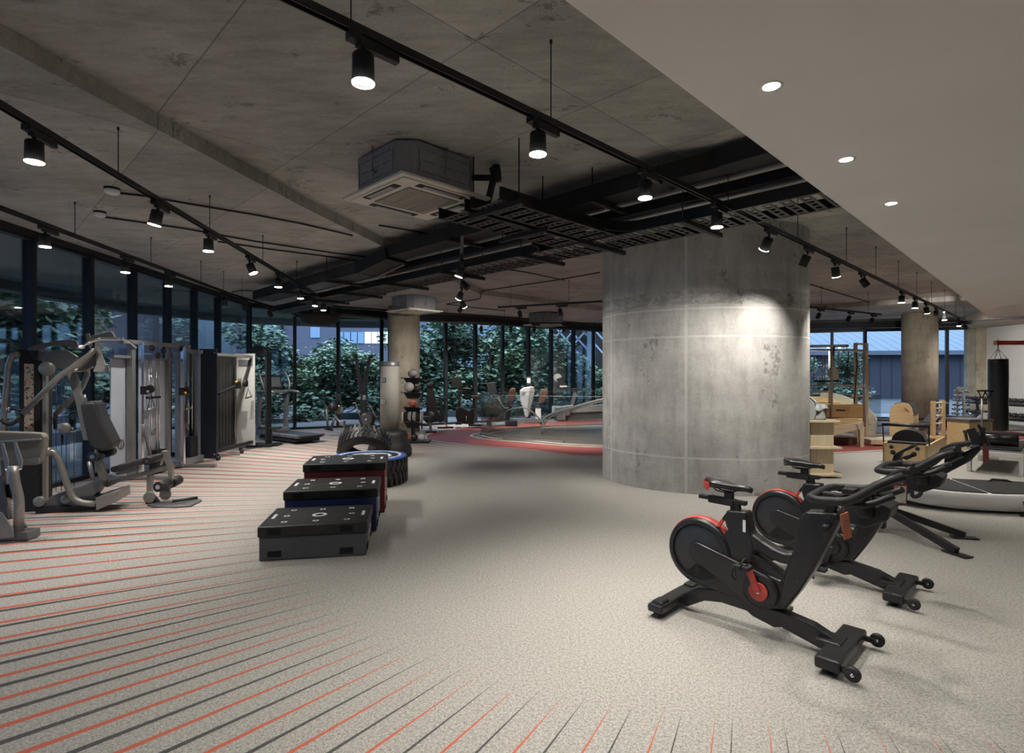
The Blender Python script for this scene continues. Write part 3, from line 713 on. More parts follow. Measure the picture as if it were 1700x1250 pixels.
def cassette(lab, u, v, z, sc=1.0, pipes=False):
    t = uvthing('ceiling_cassette', lab, 'air conditioner', u, v, z)
    h = .42 * sc; c = .13 * sc
    oct_ = [(-h + c, -h), (h - c, -h), (h, -h + c), (h, h - c), (h - c, h), (-h + c, h), (-h, h - c), (-h, -h + c)]
    b = MB().slab(oct_, .025, .33); bo = b.build('body', M['steel'], t, bev=.006)
    m = MB()
    for sd in range(4):
        rot = Matrix.Rotation(sd * math.pi / 2, 3, 'Z')
        for zz in (.09, .18, .27): 
            for xx in (-.17, 0, .17): m.box(rot @ Vector((xx * sc, -h - .002, zz)), (.13 * sc, .004, .005) if sd % 2 == 0 else (.004, .13 * sc, .005))
        m.box(rot @ Vector((-.27 * sc, -h - .002, .18)), (.005, .004, .19) if sd % 2 == 0 else (.004, .005, .19)); m.box(rot @ Vector((.27 * sc, -h - .002, .18)), (.005, .004, .19) if sd % 2 == 0 else (.004, .005, .19))
    m.build('pressed_ribs', M['grey'], bo)
    p = MB(); H = .474 * sc; p.slab([(-H, -H), (H, -H), (H, H), (-H, H)], 0, .025); p.slab([(-H + .05, -H + .05), (H - .05, -H + .05), (H - .05, H - .05), (-H + .05, H - .05)], -.012, 0)
    po = p.build('fascia_panel', M['acwhite'], t, bev=.008)
    gm = MB(); g_ = .27 * sc; gm.slab([(-g_, -g_), (g_, -g_), (g_, g_), (-g_, g_)], -.016, -.012); gm.build('intake_filter', plain('intake shade', (.16, .14, .12), .7) if 'acf' not in M else M['acf'], po)
    s = MB()
    for i in range(24): s.box((0, -g_ + (i + .5) * g_ / 12, -.018), (2 * g_, g_ * .045, .006))
    for xx in (-.5, 0, .5): s.box((xx * g_, 0, -.020), (.006, 2 * g_, .006))
    s.build('intake_grille', M['acgrille'], po)
    for sd in range(4):
        rot = Matrix.Rotation(sd * math.pi / 2, 3, 'Z'); v_ = MB(); q = MB()
        rt = rot.to_4x4()
        v_.box(rot @ Vector((0, -.365 * sc, -.0135)), (.5 * sc, .075 * sc, .003) if sd % 2 == 0 else (.075 * sc, .5 * sc, .003)); vo = v_.build('air_vent', M['blackmatt'], po)
        q.box(rot @ Vector((0, -.37 * sc, -.018)), (.38 * sc, .05 * sc, .006) if sd % 2 == 0 else (.05 * sc, .38 * sc, .006)); q.build('vent_flap', M['silver'], po)
    r = MB()
    for k in ((h + .03, .0), (-h - .03, 0), (0, h + .03), (0, -h - .03)): r.cyl((k[0], k[1], .1), (k[0], k[1], ZH - z), .006, n=6); r.box((k[0], k[1], .14), (.05, .05, .012))
    r.build('hanging_rods', M['steel'], t)
    if pipes:
        q = MB(); q.tube([(h - .07, -h + .07, .20), (h + .08, -h - .08, .20), (h + .10, -h - .02, .30)], .028, 12, round_=.04); q.tube([(h + .07, -h - .07, .19), (h + .12, -h + .02, .12), (h + .2, -h + .16, .02)], .032, 12, round_=.05)
        q.lathe([(0, -.03), (.075, -.03), (.08, 0), (.075, .03), (0, .03)], (h + .09, -h - .09, .24), (1, -.8, .2), 20); q.build('insulated_pipe', M['blackmatt'], t)
    return t
M['acf'] = plain('intake shade', (.12, .105, .09), .7); M['acgrille'] = plain('intake grille plastic', (.36, .33, .28), .5)
cassette('cream ceiling cassette nearest the camera, above the soft boxes', (4.996 - .86) * .70711, (4.996 + .86) * .70711, 3.075, pipes=True)
cassette('cream ceiling cassette in front of the tan concrete column', (12.9 - 2.27) * .70711, (12.9 + 2.27) * .70711, 2.96)
cassette('far cream ceiling cassette above the exercise bikes by the windows', (16.3 + 1.0) * .70711, (16.3 - 1.0) * .70711, 2.95)
# conduits and detectors
def conduit(lab, pix, z, r=.011, saddles=True):
    pts = [plan(x, y, z) for x, y in pix]; m = MB(); m.tube(pts, r, 8, round_=.05)
    tag(m.build('ceiling_conduit', M['blackmatt']), lab, 'conduit')
conduit('thin black conduit from the larger smoke detector across the left ceiling', [(194, 320), (240, 325), (300, 336), (420, 356), (500, 371)], ZL - .02)
conduit('thin black conduit bending round the step in the slab below the cassette', [(500, 371), (585, 391)], ZL - .02)
conduit('thin black conduit from the smaller smoke detector to the dark duct', [(172, 360), (305, 379), (420, 400), (560, 421), (660, 432)], ZL - .02)
conduit('third thin black conduit running below the other two on the left ceiling', [(362, 401), (450, 414), (560, 428), (640, 441)], ZL - .02)
conduit('black conduit below the cassette, on the high ceiling', [(629, 374), (690, 384), (733, 393), (745, 400)], ZH - .02)
conduit('L shaped black conduit left of the round core', [(741, 505), (797, 496), (800, 483), (930, 464), (996, 452)], ZL - .02)
conduit('black conduit joining the L shaped one from the cable tray', [(816, 443), (875, 452), (936, 465)], ZL - .02)
conduit('black conduit from the tray corner towards the stairwell lamps', [(741, 505), (800, 512), (838, 516)], ZL - .02)
conduit('black conduit behind the round core on the right', [(1338, 470), (1400, 489), (1450, 504), (1453, 522)], ZH - .02)
conduit('thin conduit near the left window corner', [(385, 485), (400, 482), (420, 483), (452, 487)], ZL - .02)
def detector(lab, x, y, sc=1.0):
    p = plan(x, y, ZL); t = thing('smoke_detector', lab, 'smoke detector', p)
    MB().lathe([(0, 0), (.062 * sc, 0), (.062 * sc, -.022), (0, -.022)], n=24).build('base', M['blackmatt'], t)
    MB().lathe([(.058 * sc, -.022), (.058 * sc, -.045), (.045 * sc, -.058), (.02 * sc, -.064), (0, -.064)], n=24).build('sensor_head', M['white'], t)
detector('larger white smoke detector on the left ceiling', 186, 312, 1.1)
detector('smaller white smoke detector below and left of the larger one', 166, 351, .95)
detector('white smoke detector behind the round core, above the right windows', 1372, 509, .9)
# ================================================================== SOFT PLYO BOXES
def text(name, s, size, mat, parent, loc, rot=(0, 0, 0), ext=.001):
    c = bpy.data.curves.new(name, 'FONT'); c.body = s; c.size = size; c.extrude = ext; c.align_x = 'CENTER'; c.align_y = 'CENTER'
    o = bpy.data.objects.new(name, c); COL.objects.link(o); bpy.context.view_layer.update()
    me = bpy.data.meshes.new_from_object(o.evaluated_get(bpy.context.evaluated_depsgraph_get())); bpy.data.objects.remove(o)
    me.materials.clear(); me.materials.append(mat); o = bpy.data.objects.new(name, me); COL.objects.link(o); o.parent = parent; o.location = loc; o.rotation_euler = rot
    return o
M['boxlid'] = plain('black coated fabric', (.018, .018, .017), .42, var=.2, scale=6, bump=.25)
M['boxgrey'] = plain('dark grey coated fabric', (.075, .078, .085), .5, var=.1, scale=5, bump=.15)
M['boxblue'] = plain('blue coated fabric', (.03, .045, .15), .5, var=.12, scale=5, bump=.15)
M['boxred'] = plain('red coated fabric', (.22, .03, .03), .5, var=.12, scale=5, bump=.15)
M['velcro'] = plain('black velcro', (.006, .006, .006), .95, var=.2)
def flatring(cx, cy, z, r1, r0, n=28):
    vs = []; 
    for k in range(n):
        a = 2 * math.pi * k / n; vs += [(cx + r1 * math.cos(a), cy + r1 * math.sin(a), z), (cx + r0 * math.cos(a), cy + r0 * math.sin(a), z)]
    return vs, [(2 * k, (2 * k + 2) % (2 * n), (2 * k + 3) % (2 * n), 2 * k + 1) for k in range(n)]
def plyo(x, y, h, mat, lab, sideprint):
    wd, dp = .846, .645; yaw = R(10.4); ux, uy = math.cos(yaw), math.sin(yaw)
    cx = x - ux * wd / 2 - uy * dp / 2; cy = y - uy * wd / 2 + ux * dp / 2
    t = thing('soft_plyo_box', lab, 'exercise box', (cx, cy, 0), yaw, 'soft boxes in a stepped row')
    lid = .088
    MB().box((0, 0, (h - lid) / 2 + .002), (wd - .012, dp - .012, h - lid - .002)).build('body', mat, t, bev=.008)
    lo = MB().box((0, 0, h - lid / 2), (wd + .012, dp + .012, lid)).build('padded_lid', M['boxlid'], t, bev=.014, seg=3)
    g = MB()
    for (a, b, r1, r0) in [(0, 0, .062, .036)] + [(a, b, .025, .013) for a, b in ((-.25, -.2), (0, -.2), (.25, -.2), (-.27, 0), (.27, 0), (-.25, .2), (0, .2), (.25, .2))]:
        g.add(*flatring(a, b, h + .0012, r1, r0))
    for sx in (-.37, .37): g.box((sx, 0, h + .0008), (.026, .15, .001))
    g.build('lid_print', M['print'], lo)
    for sx in (-.30, .26):
        MB().box((sx, -dp / 2 + .003, .055), (.105, .008, .045)).build('velcro_patch', M['velcro'], t); MB().box((sx, -dp / 2 - .006, h - lid / 2), (.105, .006, .05)).build('velcro_patch', M['velcro'], t)
    for sy in (-.22, .2): MB().box((wd / 2 - .003, sy, .055), (.008, .10, .045)).build('velcro_patch', M['velcro'], t)
    s = MB(); zc = (h - lid) / 2 + .03
    def sq(cy_, cz, w_, hh, th=.012):
        X = wd / 2 - .004
        for (a, b, c, d) in ((cy_, cz + hh / 2, w_, th), (cy_, cz - hh / 2, w_, th), (cy_ - w_ / 2, cz, th, hh + th), (cy_ + w_ / 2, cz, th, hh + th)): s.box((X, a, b), (.004, c, d))
    if sideprint == 'round':
        vs, fs = flatring(0, 0, 0, .055, .02); s.add([(wd / 2 - .003, -.05 + p[0], .10 + p[1]) for p in vs], fs); s.box((wd / 2 - .004, .12, .11), (.004, .05, .08))
    else:
        sq(-.02, zc + .04, .07, .05); sq(-.02, zc - .03, .07, .05); s.box((wd / 2 - .004, .16, zc), (.004, .012, .16)); sq(-.16, zc - .08, .05, .03, .008)
    s.build('side_print', M['print'], t)
    return t
plyo(-1.203, 4.59, .28, M['boxgrey'], 'grey sided soft plyo box with a black lid, lowest and nearest of the three', 'round')
plyo(-1.29, 5.30, .415, M['boxblue'], 'blue sided soft plyo box with a black lid, middle height of the three', 'sq')
plyo(-1.375, 6.01, .552, M['boxred'], 'red sided soft plyo box with a black lid, tallest and farthest of the three', 'sq')
# ------------------------------------------------------------------ tyres
def tyre_mesh(Rr, wd, n=36):
    m = MB(); h = wd / 2
    m.lathe([(Rr * .56, -h * .86), (Rr * .60, -h), (Rr * .86, -h), (Rr * .95, -h * .88), (Rr * .965, -h * .5), (Rr * .97, 0), (Rr * .965, h * .5), (Rr * .95, h * .88), (Rr * .86, h), (Rr * .60, h), (Rr * .56, h * .86)], n=48)
    m.lathe([(Rr * .56, -h * .86), (Rr * .66, -h * .8), (Rr * .90, -h * .7), (Rr * .92, 0), (Rr * .90, h * .7), (Rr * .66, h * .8), (Rr * .56, h * .86)], n=48)
    t = MB()
    for k in range(n):
        a = 2 * math.pi * (k + .5) / n; rt = Matrix.Rotation(a, 3, 'Z')
        for sg in (-1, 1):
            aa = a + (math.pi / n if sg > 0 else 0); rt = Matrix.Rotation(aa, 3, 'Z')
            p = [(-.4, .02), (.0, .02), (.5, .45), (.5, 1.0), (-.0, 1.0), (-.0, .62), (-.4, .25)]
            wv = 2 * math.pi * Rr / n * .9
            vs = []
            for rr in (Rr * .955, Rr * 1.0):
                for (q, zz) in p: vs.append(rt @ Vector((rr, q * wv, sg * zz * h * .93)))
            nn = len(p); t.add(vs, [tuple(range(nn)), tuple(range(2 * nn - 1, nn - 1, -1))] + [(i, (i + 1) % nn, nn + (i + 1) % nn, nn + i) for i in range(nn)])
    return m, t
M['tyre'] = plain('worn tractor tyre rubber', (.022, .022, .023), .45, var=.25, scale=14, bump=.2)
tb = thing('tractor_tyre', 'tractor tyre lying flat with a blue and white top, behind the red soft box', 'tyre', (-1.98, 7.72, 0))
c_, t_ = tyre_mesh(.52, .36); o = c_.build('carcass', M['tyre'], tb, loc=(0, 0, .19)); t_.build('tread', M['tyre'], tb, loc=(0, 0, .19))
mm = MB(); mm.lathe([(0, .0), (.30, .0), (.33, -.02)], (0, 0, .37)); mm.build('blue_top', plain('blue pad', (.06, .13, .42), .4, var=.1), tb)
mm = MB(); mm.lathe([(.385, .0), (.40, .008), (.50, .008), (.505, -.02), (.36, -.02)], (0, 0, .372)); mm.build('blue_rim', bpy.data.materials['blue pad'], tb)
mm = MB(); mm.add(*flatring(0, 0, .372, .29, .24)); mm.add(*flatring(0, 0, .372, .19, .15)); mm.add(*flatring(0, 0, .3815, .43, .40)); mm.build('white_print', M['print'], tb)
tl = thing('tractor_tyre', 'chunky tractor tyre leaning upright behind the tallest soft box', 'tyre', (-2.30, 8.66, .36))
tl.rotation_euler = (R(-118 + 90 + 90), 0, R(12)); tl.rotation_euler = (R(133), 0, R(8))
c_, t_ = tyre_mesh(.41, .27); c_.build('carcass', M['tyre'], tl); t_.build('tread', M['tyre'], tl)
# ------------------------------------------------------------------ freestanding punch bag
fb = thing('freestanding_punch_bag', 'tall grey foam cylinder on a bulging black base, left of the ball rack', 'punch bag', (-2.26, 10.25, 0))
MB().lathe([(0, 0), (.36, 0), (.40, .03), (.405, .12), (.37, .23), (.33, .30), (.33, .40), (.30, .455), (.20, .47), (0, .47)], n=36).build('base', M['rubber'], fb)
bg = MB().lathe([(0, .46), (.172, .46), (.172, 1.66), (0, 1.66)], n=36).build('bag', plain('warm grey foam cover', (.30, .285, .255), .7, var=.04, scale=4), fb)
MB().lathe([(.175, 1.655), (.176, 1.73), (.16, 1.742), (0, 1.742)], n=36).build('top_cap', M['grey'], fb)
def label_on(par, txt, ang, z, size, mat, patch=None, r=.1735):
    x, y = math.sin(ang) * r, -math.cos(ang) * r
    if patch:
        q = MB(); n = 6; da = patch[0] / r
        vs = []
        for k in range(n + 1):
            a = ang - da / 2 + da * k / n
            for zz in (-patch[1] / 2, patch[1] / 2): vs.append((math.sin(a) * (r + .001), -math.cos(a) * (r + .001), z + zz))
        q.add(vs, [(2 * k, 2 * k + 2, 2 * k + 3, 2 * k + 1) for k in range(n)], True); q.build('number_patch', M['grey'], par)
    text('lettering', txt, size, mat, par, (math.sin(ang) * (r + .005), -math.cos(ang) * (r + .005), z), (R(90), 0, ang))
ang0 = math.atan2(2.26, 10.25) * 1
label_on(bg, '01', R(-42) + ang0, 1.40, .10, M['print'], (.12, .09))
label_on(bg, '02', R(-42) + ang0, 1.00, .10, M['print'], (.12, .09))
# ================================================================== INDOOR BIKES
def loft_saddle(m, P, s0, s1, z, wr=.075, wn=.018):
    n = 9; k = 12; vs = []
    for i in range(n):
        t = i / (n - 1); s = s0 + (s1 - s0) * t
        w_ = wr * math.sin(min(1, .25 + t * 2.2) * math.pi / 2) if t < .3 else wr + (wn - wr) * min(1, ((t - .3) / .45)) ** .8
        if i == 0: w_ *= .75
        zt = z + .016 * (1 - t) ** 2 + .006 * math.sin(t * 6) - (.012 if i == n - 1 else 0); th = .066 * (1 - .50 * t)
        for j in range(k):
            a = 2 * math.pi * j / k; ca, sa = math.cos(a), math.sin(a)
            vs.append((s, ca * w_, zt + (sa * .35 - .35) * th if sa > 0 else zt + (-.35 + sa * .65) * th))
    fs = [(i * k + j, i * k + (j + 1) % k, (i + 1) * k + (j + 1) % k, (i + 1) * k + j) for i in range(n - 1) for j in range(k)]
    fs += [tuple(range(k))[::-1], tuple((n - 1) * k + j for j in range(k))]
    m.add(vs, fs, True)
M['bikeblack'] = plain('satin black bike shroud', (.013, .013, .014), .36, var=.15, spec=.5)
M['bikedisc'] = plain('dark grey flywheel disc', (.026, .026, .027), .42, var=.1)
P1 = Plane(1.07, 3.60, -45)
def q6(pts, w=-.05): 
    return [(lambda v: (v.x, v.z))(P1.px(1060 + x / 3.124, 740 + y / 3.124, w)) for x, y in pts]
def v6(x, y, w=0): return P1.px(1060 + x / 3.124, 740 + y / 3.124, w)
def make_bike(lab, x, y, accent, pedal):
    t = thing('indoor_bike', lab, 'exercise bike', (x, y, 0), R(-45), 'indoor bikes in the foreground')
    red = M['red'] if accent else M['bikeblack']
    # base: arched spine, rear and front stabilisers with wheels
    MB().prism(q6([(205, 805), (225, 770), (300, 738), (400, 745), (520, 775), (640, 835), (745, 862), (905, 932), (1065, 1040), (1060, 1085), (1010, 1080), (930, 1048), (740, 943), (700, 943), (590, 885), (560, 858), (430, 815), (340, 805), (250, 835)], -.035), -.035, .035).build('spine_beam', M['bikeblack'], t, bev=.008)
    rs = MB(); rs.box((0, 0, .06), (.10, .56, .05)); rs.box((0, -.20, .085), (.075, .10, .03)); rs.box((0, .20, .085), (.075, .10, .03))
    for sy in (-.25, .25): rs.cyl((0, sy, 0), (0, sy, .04), .02, n=12)
    rs.build('rear_stabiliser', M['bikeblack'], t, bev=.014)
    fs_ = MB(); fs_.box((.95, 0, .06), (.12, .52, .06)); fs_.box((.90, 0, .085), (.13, .16, .03))
    for sy in (-.2, .2): fs_.cyl((.95, sy, 0), (.95, sy, .04), .022, n=12)
    fs_.build('front_stabiliser', M['bikeblack'], t, bev=.014)
    for sy in (-.245, .245):
        wm = MB(); wm.box((1.02, sy * .93, .05), (.07, .02, .025)); wm.build('wheel_bracket', M['bikeblack'], t)
        wl = MB(); wl.lathe([(.0, -.014), (.030, -.014), (.036, -.009), (.036, .009), (.030, .014), (0, .014)], (1.06, sy, .052), (0, 1, 0), 24); wo = wl.build('transport_wheel', M['rubber'], t)
        MB().lathe([(0, -.017), (.009, -.017), (.009, .017), (0, .017)], (1.06, sy, .052), (0, 1, 0), 12).build('wheel_bolt', M['chrome'], wo)
    # flywheel cover
    C = v6(312, 548, -.05); Rr = .205
    fw = MB(); fw.lathe([(Rr * .83, -.058), (Rr * .86, -.062), (Rr * .97, -.055), (Rr, -.035), (Rr, .035), (Rr * .97, .055), (Rr * .86, .062), (Rr * .83, .058), (Rr * .83, -.058)], (C.x, 0, C.z), (0, 1, 0), 56)
    fw.build('flywheel_shroud', M['bikeblack'], t)
    dk_ = MB(); dk_.lathe([(0, -.050), (Rr * .8, -.050), (Rr * .83, -.046), (Rr * .83, .046), (Rr * .8, .05), (0, .050)], (C.x, 0, C.z), (0, 1, 0), 48); dk_.build('flywheel_disc', M['bikedisc'], t)
    st = MB(); a0, a1 = R(25), R(195)
    n = 40; vs = []
    for k in range(n + 1):
        a = a0 + (a1 - a0) * k / n
        for (rr, w_) in ((Rr + .001, -.03), (Rr + .005, -.026), (Rr + .005, .026), (Rr + .001, .03)): vs.append((C.x + rr * math.cos(a), w_, C.z + rr * math.sin(a)))
    st.add(vs, [(4 * k + j, 4 * k + 4 + j, 4 * k + 5 + j, 4 * k + 1 + j) for k in range(n) for j in range(3)], True); st.build('guard_strip', M['red'], t)
    # chain case, capsule from the flywheel hub to the crank
    K = v6(628, 752, -.06)
    def capsule(a, ra, b, rb, n=14):
        d = Vector((b[0] - a[0], b[1] - a[1])); an = math.atan2(d.y, d.x); out = []
        for k in range(n + 1): q = an + math.pi / 2 + math.pi * k / n; out.append((a[0] + ra * math.cos(q), a[1] + ra * math.sin(q)))
        for k in range(n + 1): q = an - math.pi / 2 + math.pi * k / n; out.append((b[0] + rb * math.cos(q), b[1] + rb * math.sin(q)))
        return out
    cc = MB(); cc.prism(capsule((C.x + .0, C.z - .0), .06, (K.x, K.z), .105), -.072, .072); cc.build('chain_case', M['bikeblack'], t, bev=.010, seg=3)
    cr_ = MB(); cr_.lathe([(.085, -.0735), (.092, -.079), (.098, -.0735)], (K.x, 0, K.z), (0, 1, 0), 40); cr_.lathe([(.098, .0735), (.092, .079), (.085, .0735)], (K.x, 0, K.z), (0, 1, 0), 40); cr_.build('case_ring', M['bikeblack'], t)
    # frame: hull, seat tube, top tube, head
    fm = MB()
    fm.prism(q6([(235, 640), (300, 600), (470, 575), (600, 640), (740, 700), (760, 740), (728, 850), (640, 852), (500, 792), (360, 742), (270, 700)]), -.05, .05)
    fm.prism(q6([(452, 335), (556, 345), (566, 400), (585, 470), (600, 520), (588, 620), (440, 600), (392, 520), (445, 450), (462, 440), (452, 425), (440, 375)]), -.046, .046)
    fm.build('frame_hull', M['bikeblack'], t, bev=.014, seg=3)
    tp = MB(); tp.prism(q6([(560, 420), (590, 462), (640, 500), (700, 538), (752, 560), (790, 560), (822, 600), (775, 622), (730, 612), (650, 572), (590, 545), (555, 500)]), -.044, .044)
    tp.build('top_tube', M['bikeblack'], t, bev=.016, seg=3)
    lk = MB(); lk.prism(q6([(568, 590), (590, 560), (745, 672), (770, 610), (800, 640), (760, 740), (735, 720), (600, 655)]), -.04, .04); lk.build('lower_strut', M['bikeblack'], t, bev=.012)
    hd = MB(); hd.prism(q6([(812, 470), (822, 395), (845, 358), (872, 342), (1030, 350), (1045, 385), (1020, 440), (905, 655), (830, 765), (760, 852), (715, 855), (735, 740), (765, 640), (785, 575), (806, 530)]), -.052, .052)
    hd.build('head_tube', M['bikeblack'], t, bev=.016, seg=3)
    bl = MB()
    for (a, b) in ((875, 372), (985, 372), (822, 702), (645, 853), (498, 790), (415, 757)): p = v6(a, b, -.055); bl.cyl((p.x, -.056, p.z), (p.x, .056, p.z), .004, n=8)
    bl.build('frame_bolts', M['lampoff'], t)
    # saddle assembly
    sp = MB(); a = v6(520, 350); b = v6(500, 288); sp.beam((a.x, 0, a.z - .1), (b.x, 0, b.z), .055, .035); sp.build('seat_post', M['blackmatt'], t, bev=.004)
    a = v6(318, 258); b = v6(560, 300); sl = MB(); sl.beam(a, b, .04, .025); sl.beam(v6(370, 272), v6(500, 296), .055, .04); sl.build('seat_slider', M['blackmatt'], t, bev=.004)
    a = v6(362, 210); b = v6(578, 212); sd = MB(); loft_saddle(sd, P1, a.x - .01, b.x + .01, v6(470, 190).z - .0, .090, .022)
    so = sd.build('saddle', M['vinyl'], t)
    r_ = MB(); p = v6(470, 245); q = v6(410, 245)
    for sy in (-.022, .022): r_.tube([(a.x + .04, sy, p.z + .035), (q.x, sy, p.z + .008), (p.x + .02, sy, p.z + .005), (p.x + .08, sy * .6, p.z + .04)], .004, 6, round_=.02)
    r_.beam((p.x, 0, p.z + .012), (p.x, 0, p.z - .05), .045, .04); r_.build('saddle_rails', M['blackmatt'], so)
    if accent:
        rr = MB(); vs = []; aa = v6(355, 205)
        for k in range(11):
            an = math.pi / 2 + math.pi * k / 10
            for zz, e in ((.010, 1.02), (-.018, 1.07), (-.042, .96)): vs.append((a.x + .048 + .062 * math.cos(an) * e * 1.0, .088 * math.sin(an) * e, v6(470, 190).z + zz - .006))
        rr.add(vs, [(3 * k + j, 3 * k + 3 + j, 3 * k + 4 + j, 3 * k + 1 + j) for k in range(10) for j in range(2)], True); rr.build('saddle_rear_panel', M['red'], so)
    lv = MB(); lv.beam(v6(475, 345, 0) + Vector((0, -.03, 0)), v6(452, 375, 0) + Vector((0, -.03, 0)), .02, .014); lv.build('adjust_lever', M['blackmatt'], t)
    lv = MB(); lv.beam(v6(450, 378, 0) + Vector((0, -.03, 0)), v6(428, 412, 0) + Vector((0, -.03, 0)), .022, .016); lv.build('lever_grip', M['redsteel'], t)
    if accent:
        s_ = MB(); s_.box((v6(566, 415).x + .0, -.049, v6(566, 408).z), (.016, .004, .07)); s_.build('warning_sticker', M['print'], t)
    # cranks
    ck = MB(); ck.lathe([(0, -.088), (.050, -.088), (.054, -.084), (.054, -.076), (0, -.076)], (K.x, 0, K.z), (0, 1, 0), 36)
    if pedal == 'up': pa = v6(560, 618, -.1)
    else: pa = Vector((K.x - .055, 0, K.z - .155))
    d = (Vector((pa.x, 0, pa.z)) - Vector((K.x, 0, K.z)))
    ck.beam((K.x, -.09, K.z), (pa.x, -.095, pa.z), .018, .034)
    ck.build('crank_arm', red, t, bev=.003)
    MB().lathe([(0, -.093), (.011, -.093), (.011, -.088), (0, -.088)], (K.x, 0, K.z), (0, 1, 0), 16).build('crank_bolt', M['chrome'], t)
    c2 = MB(); c2.beam((K.x, .09, K.z), (K.x - d.x, .095, K.z - d.z), .018, .034); c2.build('crank_arm', red, t, bev=.003)
    for (px_, pz, sy) in ((pa.x, pa.z, -1), (K.x - d.x, K.z - d.z, 1)):
        pm = MB(); pm.cyl((px_, sy * .10, pz), (px_, sy * .19, pz), .008, n=8); pm.box((px_, sy * .15, pz), (.085, .075, .022)); po = pm.build('pedal', M['blackmatt'], t, bev=.004)
        cg = MB(); y0 = sy * .15
        cg.tube([(px_ - .04, y0 - .03, pz), (px_ - .06, y0 - .028, pz - .05), (px_ - .035, y0, pz - .085), (px_ - .06, y0 + .028, pz - .05), (px_ - .04, y0 + .03, pz)], .005, 6, round_=.02)
        cg.tube([(px_, y0 - .04, pz), (px_ + .01, y0 - .03, pz + .045), (px_ + .01, y0 + .03, pz + .045), (px_, y0 + .04, pz)], .005, 6, round_=.02); cg.build('toe_cage', M['blackmatt'], po)
        MB().cyl((px_ - .02, y0 - sy * .0, pz + .012), (px_ + .02, y0, pz + .014), .009, n=8).build('cleat', M['chrome'], po)
    # handlebar: post, ring bar, horns, bottle tray, head unit
    hz = .865; hs = .93
    hp = MB(); hp.beam((.86, 0, .68), (.93, 0, hz), .06, .045); hp.box((.955, 0, hz - .01), (.26, .05, .03)); hp.build('handlebar_post', M['blackmatt'], t, bev=.005)
    hb = MB(); hb.tube([(1.24, .13, hz + .15), (1.17, .19, hz + .12), (1.10, .21, hz + .06), (1.03, .22, hz + .01), (.90, .225, hz), (.85, .19, hz), (.84, 0, hz), (.85, -.19, hz), (.90, -.225, hz), (1.03, -.22, hz + .01), (1.10, -.21, hz + .06), (1.17, -.19, hz + .12), (1.24, -.13, hz + .15)], .021, 12, round_=.05)
    hb.tube([(1.08, .20, hz + .04), (1.06, 0, hz + .03), (1.08, -.20, hz + .04)], .016, 10, round_=.05)
    for sy in (-1, 1): hb.tube([(1.0, sy * .215, hz), (1.10, sy * .14, hz - .01), (1.20, sy * .10, hz + .05)], [.018, .020, .016], 10, round_=.05)
    hb.build('handlebar', M['rubber'], t)
    bt = MB(); bt.prism([(.97, hz - .03), (1.05, hz - .01), (1.10, hz - .035), (1.15, hz + .0), (1.19, hz - .02), (1.17, hz - .08), (1.08, hz - .13), (.98, hz - .12)], -.10, .10); bt.lathe([(.03, 0), (.042, .005), (.040, -.07), (.028, -.08), (.03, 0)], (1.08, -.10, hz + .0), (0, 0, 1), 20); bt.lathe([(.03, 0), (.042, .005), (.040, -.07), (.028, -.08), (.03, 0)], (1.08, .10, hz + .0), (0, 0, 1), 20)
    bt.build('bottle_holder', M['rubber'], t, bev=.012)
    kb = MB(); kb.cyl((.90, -.0, .70), (.90, -.085, .70), .012, n=10); kb.ball((.90, -.095, .70), .02, 12); kb.build('adjust_knob', M['blackmatt'], t)
    rc = MB(); rc.cyl((.94, .02, hz + .015), (.94, .02, hz + .05), .02, n=12); rc.box((.99, -.01, hz + .03), (.06, .07, .025)); rc.build('resistance_control', M['blackmatt'], t, bev=.004)
    MB().lathe([(.014, -.003), (.02, 0), (.014, .003)], (.94, .02, hz + .03), (0, 0, 1), 16).build('red_control_ring', M['red'], t)
    return t
B1 = make_bike('black indoor bike with a red crank and red backed saddle, nearest the camera', 1.07, 3.60, True, 'up')
B2 = make_bike('black indoor bike with an all black saddle, behind the red crank bike', 1.07 + .89, 3.60 + .82, False, 'down')
# ------------------------------------------------------------------ hang tags
def hangtag(lab, c, w_, h_, yaw, body, face, tilt=0, cord=.1, lines=()):
    t = thing('hang_tag', lab, 'tag', c, yaw); t.rotation_euler = (0, R(tilt), yaw)
    MB().box((0, 0, -h_ / 2), (w_, .003, h_)).build('card', body, t)
    if face: MB().box((0, -.0022, -h_ / 2), (w_ * .82, .001, h_ * .80)).build('printed_panel', face, t)
    k = MB()
    for (lx, lz, lw, lh) in lines: k.box((lx * w_, -.0034, -h_ * lz), (lw * w_, .001, lh))
    if lines: k.build('printed_lines', M['grey'], t)
    MB().tube([(0, 0, 0), (.004, 0, cord * .5), (0, 0, cord)], .0015, 5).build('cord', M['red'], t)
M['tagred'] = plain('dark red card', (.22, .03, .03), .5); M['tagwhite'] = plain('white card', (.62, .60, .58), .5); M['tagorange'] = plain('faded orange card', (.50, .17, .09), .5)
p = atY(1401, 852, 2.62); hangtag('narrow orange red card tag hanging from the nearest bike handlebar', p, .05, .125, R(18), M['tagorange'], None, -12, .03, [(0, .5, .6, .003), (0, .3, .6, .003)])
p = atY(1495, 803, 3.55); hangtag('white card with a dark red border hanging from the rear bike handlebar', p, .13, .14, R(20), M['tagred'], M['tagwhite'], 4, .08, [(-.2, .16, .3, .006), (-.05, .88, .55, .006)])
